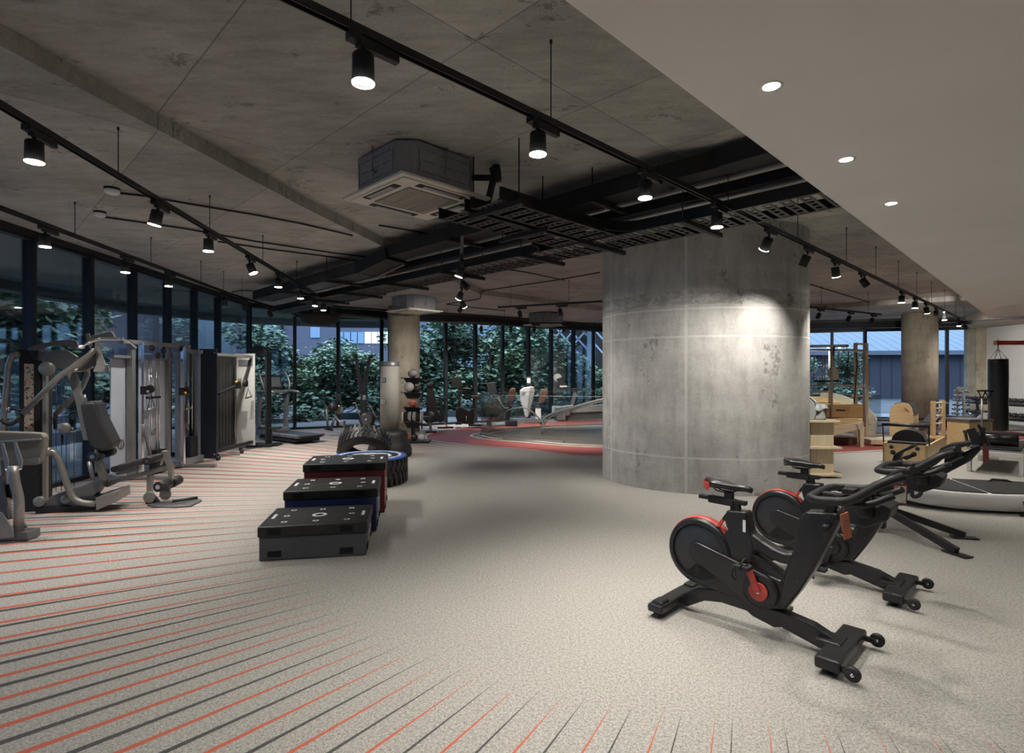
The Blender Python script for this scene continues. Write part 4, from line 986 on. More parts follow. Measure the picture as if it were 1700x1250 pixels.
# ================================================================== HELPERS FOR TRACED MACHINES
class Mach:
    def __init__(s, name, lab, cat, X, Y, deg=0, group=None):
        s.P = Plane(X, Y, deg); s.t = thing(name, lab, cat, (X, Y, 0), R(deg), group)
    def v(s, x, y, w=0.0): return s.P.px(x, y, w)
    def tube(s, name, mat, pts, r, w=0.0, rd=.04, n=10, par=None):       # pts: (px, py[, w])
        m = MB()
        for path in (pts if isinstance(pts[0], list) else [pts]):
            m.tube([s.v(p[0], p[1], p[2] if len(p) > 2 else w) for p in path], r, n, round_=rd)
        return m.build(name, mat, par or s.t)
    def prism(s, name, mat, pts, w0, w1, bev=.006, par=None):
        wm = min(w0, w1); q = [(lambda v: (v.x, v.z))(s.v(x, y, wm)) for x, y in pts]
        return MB().prism(q, w0, w1).build(name, mat, par or s.t, bev=bev)
    def disc(s, name, mat, x, y, rpx, w0, w1, par=None, n=24, prof=None):
        c = s.v(x, y, min(w0, w1)); Yw = s.P.o[1] + c.x * s.P.a[1] + c.y * s.P.b[1]; r = rpx * Yw / FPX
        m = MB(); m.lathe([(0, w0), (r * .9, w0), (r, w0 + (w1 - w0) * .2), (r, w0 + (w1 - w0) * .8), (r * .9, w1), (0, w1)], (c.x, 0, c.z), (0, 1, 0), n)
        return m.build(name, mat, par or s.t)
    def bx(s, name, mat, x0, y0, x1, y1, w0, w1, bev=.005, par=None):
        return s.prism(name, mat, [(x0, y1), (x1, y1), (x1, y0), (x0, y0)], w0, w1, bev, par)
    def cyl(s, name, mat, a, b, r, par=None, cap=None):                  # a, b local vectors
        o = MB().cyl(a, b, r, n=20).build(name, mat, par or s.t)
        if cap:
            d = (Vector(b) - Vector(a)).normalized()
            MB().cyl(Vector(a) - d * .006, Vector(a), r * .45, n=14).build('end_cap', cap, o)
        return o
M['tanmetal'] = plain('warm silver powder coat', (.27, .262, .245), .36, .5, var=.08)
M['padgrey'] = plain('charcoal upholstery', (.035, .036, .038), .48, var=.12, bump=.1)
M['poster'] = None
def postermat():
    m, nt, b = newmat('illustrated instruction placard'); g = G(nt); v = g.coord(); X, Y, Z = g.xyz(v)
    f = g.n('TexVoronoi'); g.link(v, f.inputs['Vector']); f.inputs['Scale'].default_value = 26
    c = g.ramp(g.noise(v, 30, 2), [(.38, (.05, .045, .04)), (.46, (.36, .31, .26)), (.58, (.38, .33, .28)), (.64, (.45, .16, .08))])
    g.link(c, b.inputs['Base Color']); b.inputs['Roughness'].default_value = .5; return m
M['poster'] = postermat()
# ================================================================== NEAREST MACHINE AT THE LEFT EDGE
m0 = Mach('leg_curl_machine', 'grey machine with a wide tan backed pad, cut off by the left edge of view', 'exercise machine', -4.5, 5.12, 6)
m0.prism('seat_back', plain('warm grey moulded back', (.17, .155, .135), .5, var=.06), [(-40, 720), (-20, 716), (50, 718), (68, 719), (74, 726), (72, 744), (66, 766), (60, 772), (20, 774), (-40, 776)], -.02, .05, .014)
m0.prism('back_rail', M['silver'], [(-40, 735), (66, 728), (66, 730.5), (-40, 738)], -.05, -.02, .002)
m0.prism('lower_bracket', M['tanmetal'], [(30, 764), (64, 760), (64, 768), (30, 772)], -.04, -.02, .002)
for (a, b) in (((2, 736), (11, 778)), ((23, 734), (34, 777))): 
    m0.prism('side_arm', M['silver'], [(a[0] - 2, a[1]), (a[0] + 3, a[1]), (b[0] + 2.5, b[1] - 12), (b[0] + 1.5, b[1]), (b[0] - 3, b[1])], -.09, -.075, .002)
m0.cyl('pivot_axle', M['chrome'], m0.v(9, 781, -.14), m0.v(36, 777, -.08), .016)
m0.tube('main_strut', M['silver'], [(22, 773, -.1), (24, 800, -.1), (32, 828, -.1), (31, 882, -.1)], .04, rd=.08, n=16)
m0.tube('inner_strut', M['silver'], [(4, 760, .0), (6, 800, .0), (15, 862, .0)], .028, rd=.05)
m0.prism('link_plate', M['grey'], [(-8, 790), (4, 792), (12, 850), (14, 862), (2, 860), (-10, 830)], -.05, -.03, .003)
m0.disc('pulley', M['rubber'], 16, 815, 12, -.02, .02)
m0.prism('base_gusset', M['silver'], [(-12, 848), (2, 851), (21, 878), (22, 893), (-12, 896)], -.16, -.145, .003)
m0.prism('base_gusset', M['silver'], [(34, 858), (45, 872), (45, 886), (34, 886)], .02, .03, .003)
m0.prism('foot', M['grey'], [(-12, 884), (45, 884), (46, 897), (-12, 899)], -.14, .02, .006)
m0.cyl('foot_axle', M['chrome'], m0.v(10, 880, -.15), m0.v(42, 874, .03), .014)
# ================================================================== GREY MULTI GYM
g1 = Mach('multi_gym', 'large warm grey multi gym with black back pad and lat bar, at the left windows', 'exercise machine', -5.25, 6.05, 18)
C1 = lambda x, y: (x / 3.127, 520 + y / 3.127)
def c1(pts): return [C1(*p) for p in pts]
g1.bx('weight_tower', M['blackmatt'], 31, 580, 66, 852, .02, .32, .012)
g1.bx('placard', M['poster'], 40, 604, 55.5, 716, .005, .018, .001)
g1.tube('guard_rail', M['silver'], [(32, 588), (20, 590), (14, 606), (6, 690), (0, 790)], .028, w=.0, rd=.08, n=14)
g1.bx('tower_post', M['tanmetal'], 70, 588, 76, 846, .02, .09, .006)
g1.bx('inner_post', M['silver'], 64, 588, 67.5, 846, .05, .09, .004)
g1.prism('boom_plate', M['grey'], [(44, 579), (64, 571), (90, 566), (116, 563), (127, 566), (130, 576), (126, 580), (100, 572), (76, 576), (66, 582), (78, 585), (96, 580), (112, 582), (128, 592), (120, 603), (109, 617), (95, 610), (86, 603), (56, 597)], .02, .07, .006)
g1.disc('pulley_cover', M['tanmetal'], 77, 612, 12, -.03, .02)
g1.disc('pulley_cover', M['tanmetal'], 105, 711, 9, -.03, .02)
g1.tube('press_arm', M['tanmetal'], [(157, 580, -.10), (150, 588, -.12), (112, 616, -.14), (98, 625, -.14), (38, 687, -.15)], .030, rd=.06, n=14)
g1.tube('press_grip', M['rubber'], [(38, 687, -.15), (22, 704, -.15), (10, 704, -.15), (2, 697, -.15)], .018, rd=.05)
g1.tube('stop_peg', M['rubber'], [(15, 679, -.15), (38, 681, -.15)], .012); g1.cyl('peg_end', M['chrome'], g1.v(12, 679, -.15), g1.v(17, 679, -.15), .02)
g1.tube('far_press_arm', M['tanmetal'], [(142, 612, .15), (146, 620, .15), (136, 645, .15), (92, 688, .15)], .028, rd=.07, n=14)
g1.tube('far_press_grip', M['rubber'], [(92, 688, .15), (92, 712, .15)], .02)
g1.tube('arm_cross_tube', M['tanmetal'], [(112, 616, -.14), (128, 615, 0), (144, 613, .15)], .022)
g1.prism('column', M['tanmetal'], c1([(345, 310), (395, 310), (418, 420), (470, 660), (430, 660), (395, 480)]), -.03, .03, .006)
g1.prism('head_plate', M['grey'], c1([(395, 300), (470, 195), (500, 200), (535, 260), (520, 290), (480, 275), (440, 300)]), -.05, .05, .004)
bp = g1.prism('brand_plate', plain('pale grey steel plate', (.38, .37, .35), .45, .2, var=.05), c1([(495, 150), (512, 152), (545, 265), (560, 268), (570, 305), (482, 302), (500, 265)]), -.07, -.055, .003)
g1.prism('top_pulley_arm', M['tanmetal'], c1([(440, 125), (470, 118), (555, 98), (578, 95), (594, 125), (548, 128), (470, 140)]), -.03, .03, .005)
g1.prism('arm_fork', M['tanmetal'], c1([(446, 105), (463, 105), (478, 165), (466, 185), (452, 160)]), -.05, -.03, .003)
g1.disc('top_pulley', M['rubber'], 141, 561, 5.5, -.03, .03)
g1.tube('lat_bar', M['chrome'], [(133, 575.5, -.32), (152, 567, -.3), (165, 562.5, -.22), (188, 563.5, 0), (205, 563, .18), (214, 566, .26), (226, 577, .36)], .014, rd=.06)
g1.disc('bar_ball_end', M['white'], 133.5, 576, 3.3, -.34, -.28)
g1.prism('back_pad', M['padgrey'], c1([(410, 475), (432, 460), (486, 458), (500, 478), (520, 540), (565, 630), (585, 672), (582, 694), (545, 716), (500, 716), (470, 702), (446, 640), (425, 550)]), -.14, .14, .03)
g1.tube('pad_support', M['chrome'], [(140, 655), (143, 668), (150, 672)], .016)
for (w0, w1, x, y) in ((-.2, -.04, 160, 757), (.04, .2, 180, 750)):
    g1.cyl('thigh_roller', M['rubber'], g1.v(x - (7 if w0 < 0 else 4), y + 1.5, w0), g1.v(x + (6 if w0 < 0 else 6), y - 1, w1), .052, cap=M['chrome'])
g1.prism('seat_post', M['tanmetal'], c1([(488, 770), (520, 755), (556, 865), (520, 885)]), -.035, .035, .006)
g1.tube('seat_brace', M['silver'], [C1(462, 770), C1(484, 868)], .022)
g1.tube('curved_leg_tube', M['tanmetal'], [(77, 752, -.2), (88, 749, -.2), (97, 762, -.2), (112, 806, -.2), (124, 833, -.2), (160, 837, -.2)], .034, rd=.10, n=16)
g1.tube('tube_collar', M['tanmetal'], [(80, 743, -.2), (80, 755, -.2)], .042)
g1.prism('base_fairing', M['grey'], c1([(238, 975), (262, 950), (330, 925), (440, 890), (470, 872), (535, 872), (505, 930), (480, 955), (500, 985), (480, 1020), (330, 1030), (240, 1030)]), -.08, .10, .012)
g1.bx('base_frame', M['black'], 58, 840, 160, 851, -.12, .16, .006)
g1.disc('base_pulley', M['tanmetal'], 64, 833, 8.5, -.17, -.13); g1.disc('base_pulley', M['tanmetal'], 109, 829, 8, -.13, -.09)
fp = g1.prism('foot_platform', M['tanmetal'], c1([(495, 960), (608, 925), (612, 975), (498, 1025)]), -.25, .16, .006)
g1.bx('platform_pad', M['black'], 128, 826, 168, 834, -.16, .1, .006)
cb = MB()
for x in (85, 93, 102, 110, 123): cb.tube([g1.v(x, 612, .04), g1.v(x, 815, .04)], .003, 5)
g1.tube('cable_pulley_block', M['black'], [(103.5, 722, .04), (103.5, 738, .04)], .012); cb.build('cables', M['blackmatt'], g1.t)
C2 = lambda x, y: (60 + x / 5.862, 700 + y / 5.862)
def c2(pts): return [C2(*p) for p in pts]
g2 = Mach('leg_extension_bench', 'low leg extension bench with round rollers standing in front of the multi gym', 'exercise machine', -4.5, 6.42, 12)
g2.prism('beam', M['tanmetal'], c2([(640, 625), (660, 590), (1240, 435), (1250, 475), (800, 590), (690, 640)]), -.03, .03, .006)
g2.prism('seat_pad', M['padgrey'], c2([(712, 455), (725, 445), (1050, 352), (1195, 318), (1205, 360), (1060, 412), (760, 498), (722, 495)]), -.13, .13, .018)
g2.prism('pad_bracket', M['tanmetal'], c2([(770, 497), (1000, 440), (1000, 475), (780, 522)]), -.05, .05, .004)
g2.cyl('seat_roller', M['rubber'], g2.v(*C2(1075, 387), -.20), g2.v(*C2(1180, 350), .16), .045, cap=M['chrome'])
g2.prism('upright', M['tanmetal'], c2([(1072, 525), (1122, 525), (1120, 740), (1072, 740)]), -.035, .035, .005)
g2.prism('upright_foot', M['black'], c2([(1065, 728), (1130, 728), (1190, 800), (1190, 812), (1060, 830)]), -.045, .045, .005)
g2.prism('lever_arm', M['tanmetal'], c2([(1220, 285), (1275, 285), (1325, 440), (1325, 560), (1290, 680), (1250, 680), (1285, 560), (1275, 450), (1235, 360), (1205, 430), (1205, 330)]), -.03, .03, .005)
g2.cyl('shin_roller', M['rubber'], g2.v(*C2(1185, 636), -.22), g2.v(*C2(1290, 605), -.04), .058, cap=M['chrome'])
g2.cyl('shin_roller', M['rubber'], g2.v(*C2(1310, 600), .03), g2.v(*C2(1385, 565), .22), .058, cap=M['chrome'])
g2.disc('cable_pulley', M['tanmetal'], *C2(1100, 737), 9.5, -.06, -.045); g2.disc('cable_pulley', M['tanmetal'], *C2(1255, 708), 9, -.055, -.035)
g2.prism('pulley_plate', M['tanmetal'], c2([(1215, 690), (1255, 680), (1258, 755), (1215, 755)]), -.03, .03, .003)
fl = MB(); pts = [plan(*C2(x, y), 0.0) for x, y in [(1080, 822), (1180, 800), (1600, 762), (1612, 778), (1500, 832), (1350, 842), (1150, 838)]]; pts = [g2.P.loc(p.x, p.y) for p in pts]
fl.slab([(p.x, p.y) for p in pts][::-1], .004, .02); fl.build('foot_plate', M['grey'], g2.t, bev=.004)
a = plan(*C2(1325, 785), .04); b = plan(*C2(1570, 750), .04)
rb = thing('cable_bar', 'short bar with a chain lying on the foot plate of the leg extension bench', 'bar', (a.x, a.y, .052)); d = b - a
MB().cyl((0, 0, 0), d, .018, n=12).build('bar', M['rubber'], rb)
cm = MB()
for i in range(9): cm.ring((d.x * .28 + i * .016, d.y * .28 - .06 - .01 * (i % 2), -.02), .010, .0025, (0, .3 * (i % 2), 1), 10, 5)
cm.build('chain', M['chrome'], rb)
# ================================================================== CABLE CROSSOVER ALONG THE WINDOWS
f1 = Mach('functional_trainer', 'tall cable machine with two chrome posts and pale shroud panels along the windows', 'cable machine', -5.30, 7.93, 89)
def post(M_, name, mat, x, w, wd, z1, dpt=None, z0=.03):
    c = M_.v(x, 700, w); return MB().box((c.x, w, (z0 + z1) / 2), (wd, dpt or wd, z1 - z0)).build(name, mat, M_.t, bev=.004)
post(f1, 'chrome_post', M['chrome'], 234.5, 0, .05, 1.97); post(f1, 'chrome_post', M['chrome'], 304, 0, .05, 1.95)
post(f1, 'rear_post', M['tanmetal'], 218, .12, .085, 1.99); post(f1, 'rear_post', M['tanmetal'], 279, .15, .06, 1.93)
z = 1.96; MB().box((.45, .06, z), (1.55, .07, .06)).build('top_beam', M['tanmetal'], f1.t, bev=.005)
MB().box((-.2, .12, 1.75), (.42, .05, .04)).build('side_beam', M['silver'], f1.t, bev=.004); MB().box((.62, .16, 1.74), (.62, .04, .04)).build('side_beam', M['silver'], f1.t, bev=.004)
for (x0, x1) in ((183, 208), (238, 277)):
    a = f1.v(x0, 700, .19); b = f1.v(x1, 700, .19); MB().box(((a.x + b.x) / 2, .19, .93), (b.x - a.x, .02, 1.58)).build('shroud_panel', M['panel'], f1.t, bev=.006)
c = f1.v(201, 738, .175); mm = MB(); mm.lathe([(0, 0), (.075, 0)], (c.x, .178, c.z), (0, -1, 0), 32); lo_ = mm.build('round_logo', M['grey'], f1.t)
for dx in (-.022, .022): MB().beam((c.x + dx - .012, .174, c.z - .04), (c.x + dx + .012, .174, c.z + .04), .012, .004).build('logo_stroke', M['panel'], lo_)
for (sx) in (0, 1.065):
    MB().box((sx, -.17, .03), (.07, .62, .05)).build('base_foot', M['silver'], f1.t, bev=.008)
MB().box((.53, .13, .03), (1.2, .07, .05)).build('base_rail', M['silver'], f1.t, bev=.006)
for i, (x, y) in enumerate([(254, 578), (264, 590), (273, 583), (304, 579)]): f1.disc('top_pulley', M['rubber'], x, y, 5.2, .0, .03)
c = f1.v(262, 745, .1)
ws = MB(); ws.box((c.x, .1, .20), (.22, .12, .32)); ws.build('weight_stack', M['blackmatt'], f1.t, bev=.004); f1.disc('stack_pulley', M['tanmetal'], 257, 717, 6, .06, .09)
gr = MB()
for x in (247.5, 251, 260, 264): q = f1.v(x, 700, .1); gr.cyl((q.x, .1, .3), (q.x, .1, 1.74), .008, n=8)
gr.build('guide_rods', M['chrome'], f1.t); MB().box((f1.v(255, 660, .08).x, .08, 1.16), (.3, .03, .035)).build('guide_crossbar', M['black'], f1.t)
def carriage(Mc, x, y, w, knob):
    c = Mc.v(x, y, w); m = MB(); m.box((c.x, w, c.z), (.07, .08, .12)); m.lathe([(0, -.012), (.06, -.012), (.06, .012), (0, .012)], (c.x + .02, w - .07, c.z + .02), (1, .2, 0), 20); co = m.build('pulley_carriage', M['black'], Mc.t, bev=.004)
    MB().ball((c.x - .02, w - .06, c.z - .02), .022, 12).build('adjust_knob', knob, co)
    return c
def stirrup(par, c, w, drop=.10, hh=.17, tw=.16):
    c = Vector((c.x, w, c.z - drop)); m = MB(); m.tube([c + Vector((-tw / 2, 0, -hh)), c, c + Vector((tw / 2, 0, -hh))], .006, 6); m.cyl(c, c + Vector((0, 0, drop - .03)), .004, n=6)
    m.cur = 1; m.cyl(c + Vector((-tw / 2, 0, -hh)), c + Vector((tw / 2, 0, -hh + .02)), .015, n=10); m.build('cable_handle', [M['blackmatt'], M['silver']], par)
c = carriage(f1, 240, 648, -.06, M['silver']); stirrup(f1.t, c + Vector((.02, 0, 0)), -.14, .06, .22, .17)
c = carriage(f1, 303, 650, -.06, plain('orange knob', (.75, .33, .05), .4)); stirrup(f1.t, c + Vector((.02, 0, 0)), -.14, .06, .22, .17)
f1.tube('slant_brace', M['silver'], [(237, 705, -.03), (250, 755, -.02)], .02)
# grey frame station
f2 = Mach('cable_station', 'grey framed cable station with a black weight stack, next to the dark cabinet', 'cable machine', -5.32, 9.2, 89)
for x in (296, 328): post(f2, 'frame_post', M['steel'], x, .05, .07, 1.90)
post(f2, 'front_post', M['steel'], 310, .2, .05, 1.88); post(f2, 'far_post', M['tanmetal'], 331, .2, .06, 1.88)
a = f2.v(292, 700, .05).x; b = f2.v(334, 700, .05).x
MB().box(((a + b) / 2, .12, 1.89), (b - a, .2, .06)).build('top_beam', M['steel'], f2.t, bev=.004); MB().box(((a + b) / 2, .1, .07), (b - a, .2, .10)).build('base_beam', M['steel'], f2.t, bev=.004)
c = f2.v(316, 740, .1); MB().box((c.x, .1, .28), (.20, .14, .36)).build('weight_stack', M['blackmatt'], f2.t, bev=.004); MB().box((c.x - .0, .22, .95), (.16, .02, .9)).build('stack_shroud', M['blackmatt'], f2.t)
gr = MB()
for dx in (-.05, .05): gr.cyl((c.x + dx, .1, .4), (c.x + dx, .1, 1.87), .009, n=8)
gr.build('guide_rods', M['chrome'], f2.t); f2.disc('stack_pulley', M['grey'], 312, 707, 4.5, .04, .07)
# dark cabinet machine
f3 = thing('cable_cabinet', 'tall dark panelled cable machine with a pale inner end panel', 'cable machine', (-5.15, 9.62, 0), R(90))
# local x runs along the windows, local y towards the glass
MB().box((0, .12, 1.0), (.04, .30, 1.90)).build('near_end_panel', M['navy'], f3, bev=.006)
bt = MB()
for y in (.0, .24):
    for z in (.12, 1.88): bt.cyl((-.028, y, z), (-.02, y, z), .013, n=10)
bt.build('panel_bolts', M['chrome'], f3)
slat = MB(); slat.box((.8, .46, 1.0), (1.6, .03, 1.80))
for i in range(14): slat.box((.08 + i * .115, .437, 1.0), (.09, .02, 1.76))
slat.build('slatted_back', M['boxlid'], f3)
MB().box((1.62, .26, 1.0), (.04, .40, 1.86)).build('far_end_panel', plain('pale metallic panel', (.50, .50, .48), .42, .2, var=.05, scale=2), f3, bev=.006)
MB().box((1.59, .24, 1.74), (.02, .28, .12)).build('panel_header', M['grey'], f3)
MB().box((.82, .12, 1.86), (1.62, .05, .05)).build('top_rail', M['silver'], f3, bev=.004); MB().box((.82, .12, .14), (1.62, .06, .06)).build('bottom_rail', M['black'], f3, bev=.004)
pm = MB(); pm.box((1.06, .2, 1.0), (.05, .05, 1.74)); po = pm.build('chrome_post', M['chrome'], f3, bev=.003)
hm = MB()
for i in range(22): hm.cyl((1.034, .2, .3 + i * .07), (1.032, .2, .3 + i * .07), .008, n=8)
hm.build('pin_holes', M['blackmatt'], po)
cg = MB(); cg.box((1.1, .16, 1.30), (.08, .1, .14)); cg.lathe([(0, -.02), (.07, -.02), (.07, .02), (0, .02)], (1.2, .05, 1.33), (0, 1, 0), 24); co = cg.build('pulley_carriage', M['black'], f3, bev=.004)
MB().ball((1.02, .14, 1.36), .022, 12).build('adjust_knob', bpy.data.materials['orange knob'], co)
MB().beam((.1, .0, 1.16), (.95, .14, 1.28), .05, .035).build('swing_arm', M['black'], f3)
m = MB(); o_ = Vector((1.30, .05, 1.24)); m.tube([o_ + Vector((0, .05, -.2)), o_ + Vector((0, 0, -.02)), o_ + Vector((0, -.07, -.17))], .008, 6); m.cyl(o_ + Vector((0, .055, -.205)), o_ + Vector((0, -.075, -.17)), .012, n=8); m.cyl(o_ + Vector((0, 0, -.02)), o_ + Vector((0, 0, .06)), .004, n=6); m.build('cable_handle', M['blackmatt'], f3)
for x in (.06, .9): 
    w_ = MB(); w_.lathe([(0, -.02), (.04, -.02), (.04, .02), (0, .02)], (x, -.02, .042), (0, 1, 0), 16); w_.box((x, -.0, .09), (.03, .06, .06)); w_.build('castor', M['rubber'], f3)
ft = MB(); ft.beam((.1, .1, .1), (.35, -.25, .06), .03, .03); ft.build('step_bar', M['silver'], f3)
bh = thing('black_hood', 'black rounded hood on a thin black post behind the dark cabinet', 'exercise machine', (-5.28, 11.62, 0))
m = MB(); 
pts = [(-.20, 1.90), (-.17, 2.02), (-.08, 2.09), (.02, 2.09), (.12, 2.05), (.19, 1.98), (.19, 1.90), (.05, 1.88)]
m.prism(pts, -.12, .12); m.build('hood', M['black'], bh, bev=.01)
MB().box((.17, 0, 1.0), (.035, .22, 1.9)).build('edge_post', M['black'], bh); MB().box((.05, 0, .03), (.5, .4, .05)).build('base', M['black'], bh)
# ================================================================== CARDIO MACHINES ALONG THE FAR WINDOWS
tm = thing('treadmill', 'grey treadmill with a tilted screen console, beside the dark cabinet', 'treadmill', (-5.72, 13.1, 0), R(-37))
dm = MB(); dm.box((.85, 0, .15), (1.7, .52, .05)); dm.build('belt_deck', M['black'], tm, bev=.01)
for sy in (-.30, .30): MB().box((.82, sy, .165), (1.7, .10, .07)).build('side_rail', M['grey'], tm, bev=.015)
MB().box((.16, 0, .19), (.42, .62, .16)).build('motor_cover', M['grey'], tm, bev=.04, seg=3)
MB().box((.8, 0, .07), (1.5, .6, .07)).build('base_frame', M['black'], tm, bev=.01)
for sy in (-.34, .34):
    m = MB(); m.prism([(.05, .10), (.20, .10), (.16, .5), (.22, 1.05), (.10, 1.05), (.03, .5)], sy - .03, sy + .03); m.build('upright', M['grey'], tm, bev=.012)
    m = MB(); m.tube([(.10, sy, 1.08), (.4, sy * .95, 1.12), (.72, sy * .9, 1.10)], [.05, .035, .025], 12); m.build('side_handle', M['grey'], tm)
    m = MB(); m.tube([(.30, sy * .9, 1.14), (.28, sy * 1.0, 1.3), (.16, sy * 1.0, 1.5), (.02, sy * .95, 1.62)], .018, 10, round_=.1); m.build('raised_grip', M['silver'], tm)
MB().box((.12, 0, 1.10), (.26, .66, .07)).build('console_base', M['grey'], tm, bev=.02)
cs = MB(); cs.box((.06, 0, 1.32), (.045, .50, .34), m=Matrix.Rotation(R(-18), 3, 'Y')); co = cs.build('console', M['black'], tm, bev=.012)
MB().box((.087, 0, 1.33), (.006, .42, .24), m=Matrix.Rotation(R(-18), 3, 'Y')).build('screen', plain('glossy screen', (.10, .11, .12), .12), co)
st = thing('step_stool', 'small black pedestal stool in front of the treadmill', 'stool', (-5.13, 11.75, 0))
MB().box((0, 0, .375), (.42, .26, .035)).build('seat', M['black'], st, bev=.012); MB().box((0, 0, .2), (.07, .06, .34)).build('post', M['grey'], st); MB().box((0, 0, .02), (.42, .3, .035)).build('base', M['black'], st, bev=.01)
def far(name, lab, cat, xc, Y, deg=0): 
    return Mach(name, lab, cat, (xc - CXP) / FPX * Y, Y, deg)
# rowing machine
rw = far('rowing_machine', 'black rowing machine with a small monitor arm, right of the treadmill', 'rowing machine', 556, 13.5)
rw.disc('flywheel_cage', M['black'], 551, 676, 7.5, -.10, .06); rw.disc('flywheel_hub', M['lampoff'], 551, 676, 2, -.12, -.10)
rw.disc('chain_wheel', M['silver'], 562.5, 680, 7.5, .10, .16)
rw.tube('monitor_arm', M['black'], [(556, 682), (562, 663), (563, 655)], .03); rw.bx('monitor', M['black'], 558, 655, 566, 664, -.03, .03)
rw.tube('front_leg', M['grey'], [(542, 678, -.1), (544, 708, -.1)], .03); rw.tube('front_leg', M['grey'], [(549, 712, .1), (557, 690, .1)], .03)
rw.tube('foot_crossbar', M['black'], [(540, 712, -.15), (552, 714, .2)], .025)
rw.tube('monorail', M['silver'], [(556, 690, 0), (566, 703, -.1), (576, 712, -.2)], .025); rw.bx('seat', M['silver'], 563, 699, 570, 706, -.22, -.02)
# V arm ski trainer
sk = far('ski_trainer', 'black V armed pull trainer with round fan wheel, left of the grey foam bag', 'ski trainer', 602, 13.2)
sk.prism('left_arm', M['black'], [(587, 590), (590.5, 590), (602, 640), (602, 652), (595, 652), (594, 630)], -.04, .04, .006)
sk.prism('right_arm', M['black'], [(612, 591), (616, 591), (606, 650), (599, 652), (601, 640)], -.10, -.04, .006)
for (x, y) in ((588.5, 590), (614.5, 591)): sk.bx('arm_pulley', M['blackmatt'], x - 2.6, y - 2, x + 2.6, y + 3, -.12, .02)
sk.prism('mast', M['black'], [(599, 650), (607, 650), (606, 690), (598, 690)], -.06, .04, .006)
sk.disc('fan_housing', M['black'], 608, 697, 12.5, -.16, .02, n=32); sk.disc('fan_guard', M['lampoff'], 608, 697, 9.5, -.17, -.16, n=32); sk.disc('fan_hub', M['silver'], 608, 697, 2.2, -.185, -.17)
sk.bx('monitor', M['silver'], 602, 656, 607, 664, -.1, -.06)
sk.tube('side_frame', M['silver'], [[(585, 670, -.1), (590, 668, -.1), (597, 690, -.1), (604, 708, -.1)], [(606, 668, .1), (614, 672, .1), (620, 685, .1), (632, 705, .1)]], .011, rd=.1)
sk.bx('base_rail', M['black'], 572, 705, 618, 714, -.2, .1)
# ball rack
br = thing('ball_rack', 'black and silver rack of exercise balls in front of the tan column', 'rack', (-2.2, 12.3, 0))
MB().box((.12, 0, .025), (.52, .42, .05)).build('base', M['black'], br, bev=.01); MB().box((0, .04, .82), (.09, .05, 1.6)).build('post', M['black'], br, bev=.01)
lv = []
for i, y in enumerate((628, 652.5, 677, 702)):
    z = 1.5 - (y - 622) * 12.1 / 920; lv.append(z); so = MB(); so.prism([(-.20, z), (.20, z), (.12, z - .13), (-.12, z - .13)], -.02, .02); so.slab([(-.20, -.17), (.20, -.17), (.20, .10), (-.20, .10)], z, z + .012); so_ = so.build('shelf', M['black'], br, bev=.004)
    for sx in (-.2, .2): MB().cyl((sx - .03, -.17, z + .01), (sx + .03, -.17, z + .01), .022, n=12).build('shelf_end', M['silver'], so_)
def ball(lab, x, z, r, mat, y=12.22, sc=(1, 1, 1), cat='ball', band_=None):
    o = MB().ball((0, 0, 0), r, 20, sc).build('exercise_ball', mat, loc=(x, y, z)); tag(o, lab, cat)
    if band_: MB().ring((0, 0, 0), r * 1.0, r * .12, (0, .5, 1), 24, 6).build('ball_stripe', band_, o)
    return o
M['ballgrey'] = plain('grey rubber ball', (.30, .30, .31), .5); M['ballpale'] = plain('pale grey ball', (.50, .50, .49), .5); M['ballblack'] = plain('black ball', (.02, .02, .02), .45); M['ballred'] = plain('orange red ball', (.55, .12, .07), .45)
ball('flattened grey medicine ball alone on the top shelf of the ball rack', -2.19, lv[0] + .012 + .088, .11, M['ballgrey'], sc=(1, 1, .8))
ball('large pale grey ball on the second shelf of the ball rack', -2.27, lv[1] + .125, .112, M['ballpale'])
ball('small black ball beside the pale ball on the second shelf of the rack', -2.09, lv[1] + .085, .072, M['ballblack'])
ball('dark ball with an orange red stripe on the third shelf of the rack', -2.19, lv[2] + .105, .092, M['ballred'], band_=M['ballpale'])
ro = thing('foam_roller', 'black and grey ribbed roller lying on the fourth shelf of the ball rack', 'roller', (-2.19, 12.2, lv[3] + .13))
MB().cyl((-.18, 0, 0), (.18, 0, 0), .105, n=28).build('core', M['black'], ro)
for sx in (-.05, .05): MB().cyl((sx - .035, 0, 0), (sx + .035, 0, 0), .110, n=28).build('grey_sleeve', M['ballgrey'], ro)
for sx in (-.2, .2): MB().cyl((sx - .02, 0, 0), (sx + .02, 0, 0), .118, n=28).build('end_disc', M['ballpale'], ro)
for i, (x, m_, lab) in enumerate([(-2.3, M['ballred'], 'dark red ball on the base of the ball rack'), (-2.14, M['ballblack'], 'black ball on the base of the ball rack'), (-1.98, M['ballpale'], 'pale mottled ball on the base of the ball rack')]):
    ball(lab, x, .05 + .078, .077, m_, 12.15)
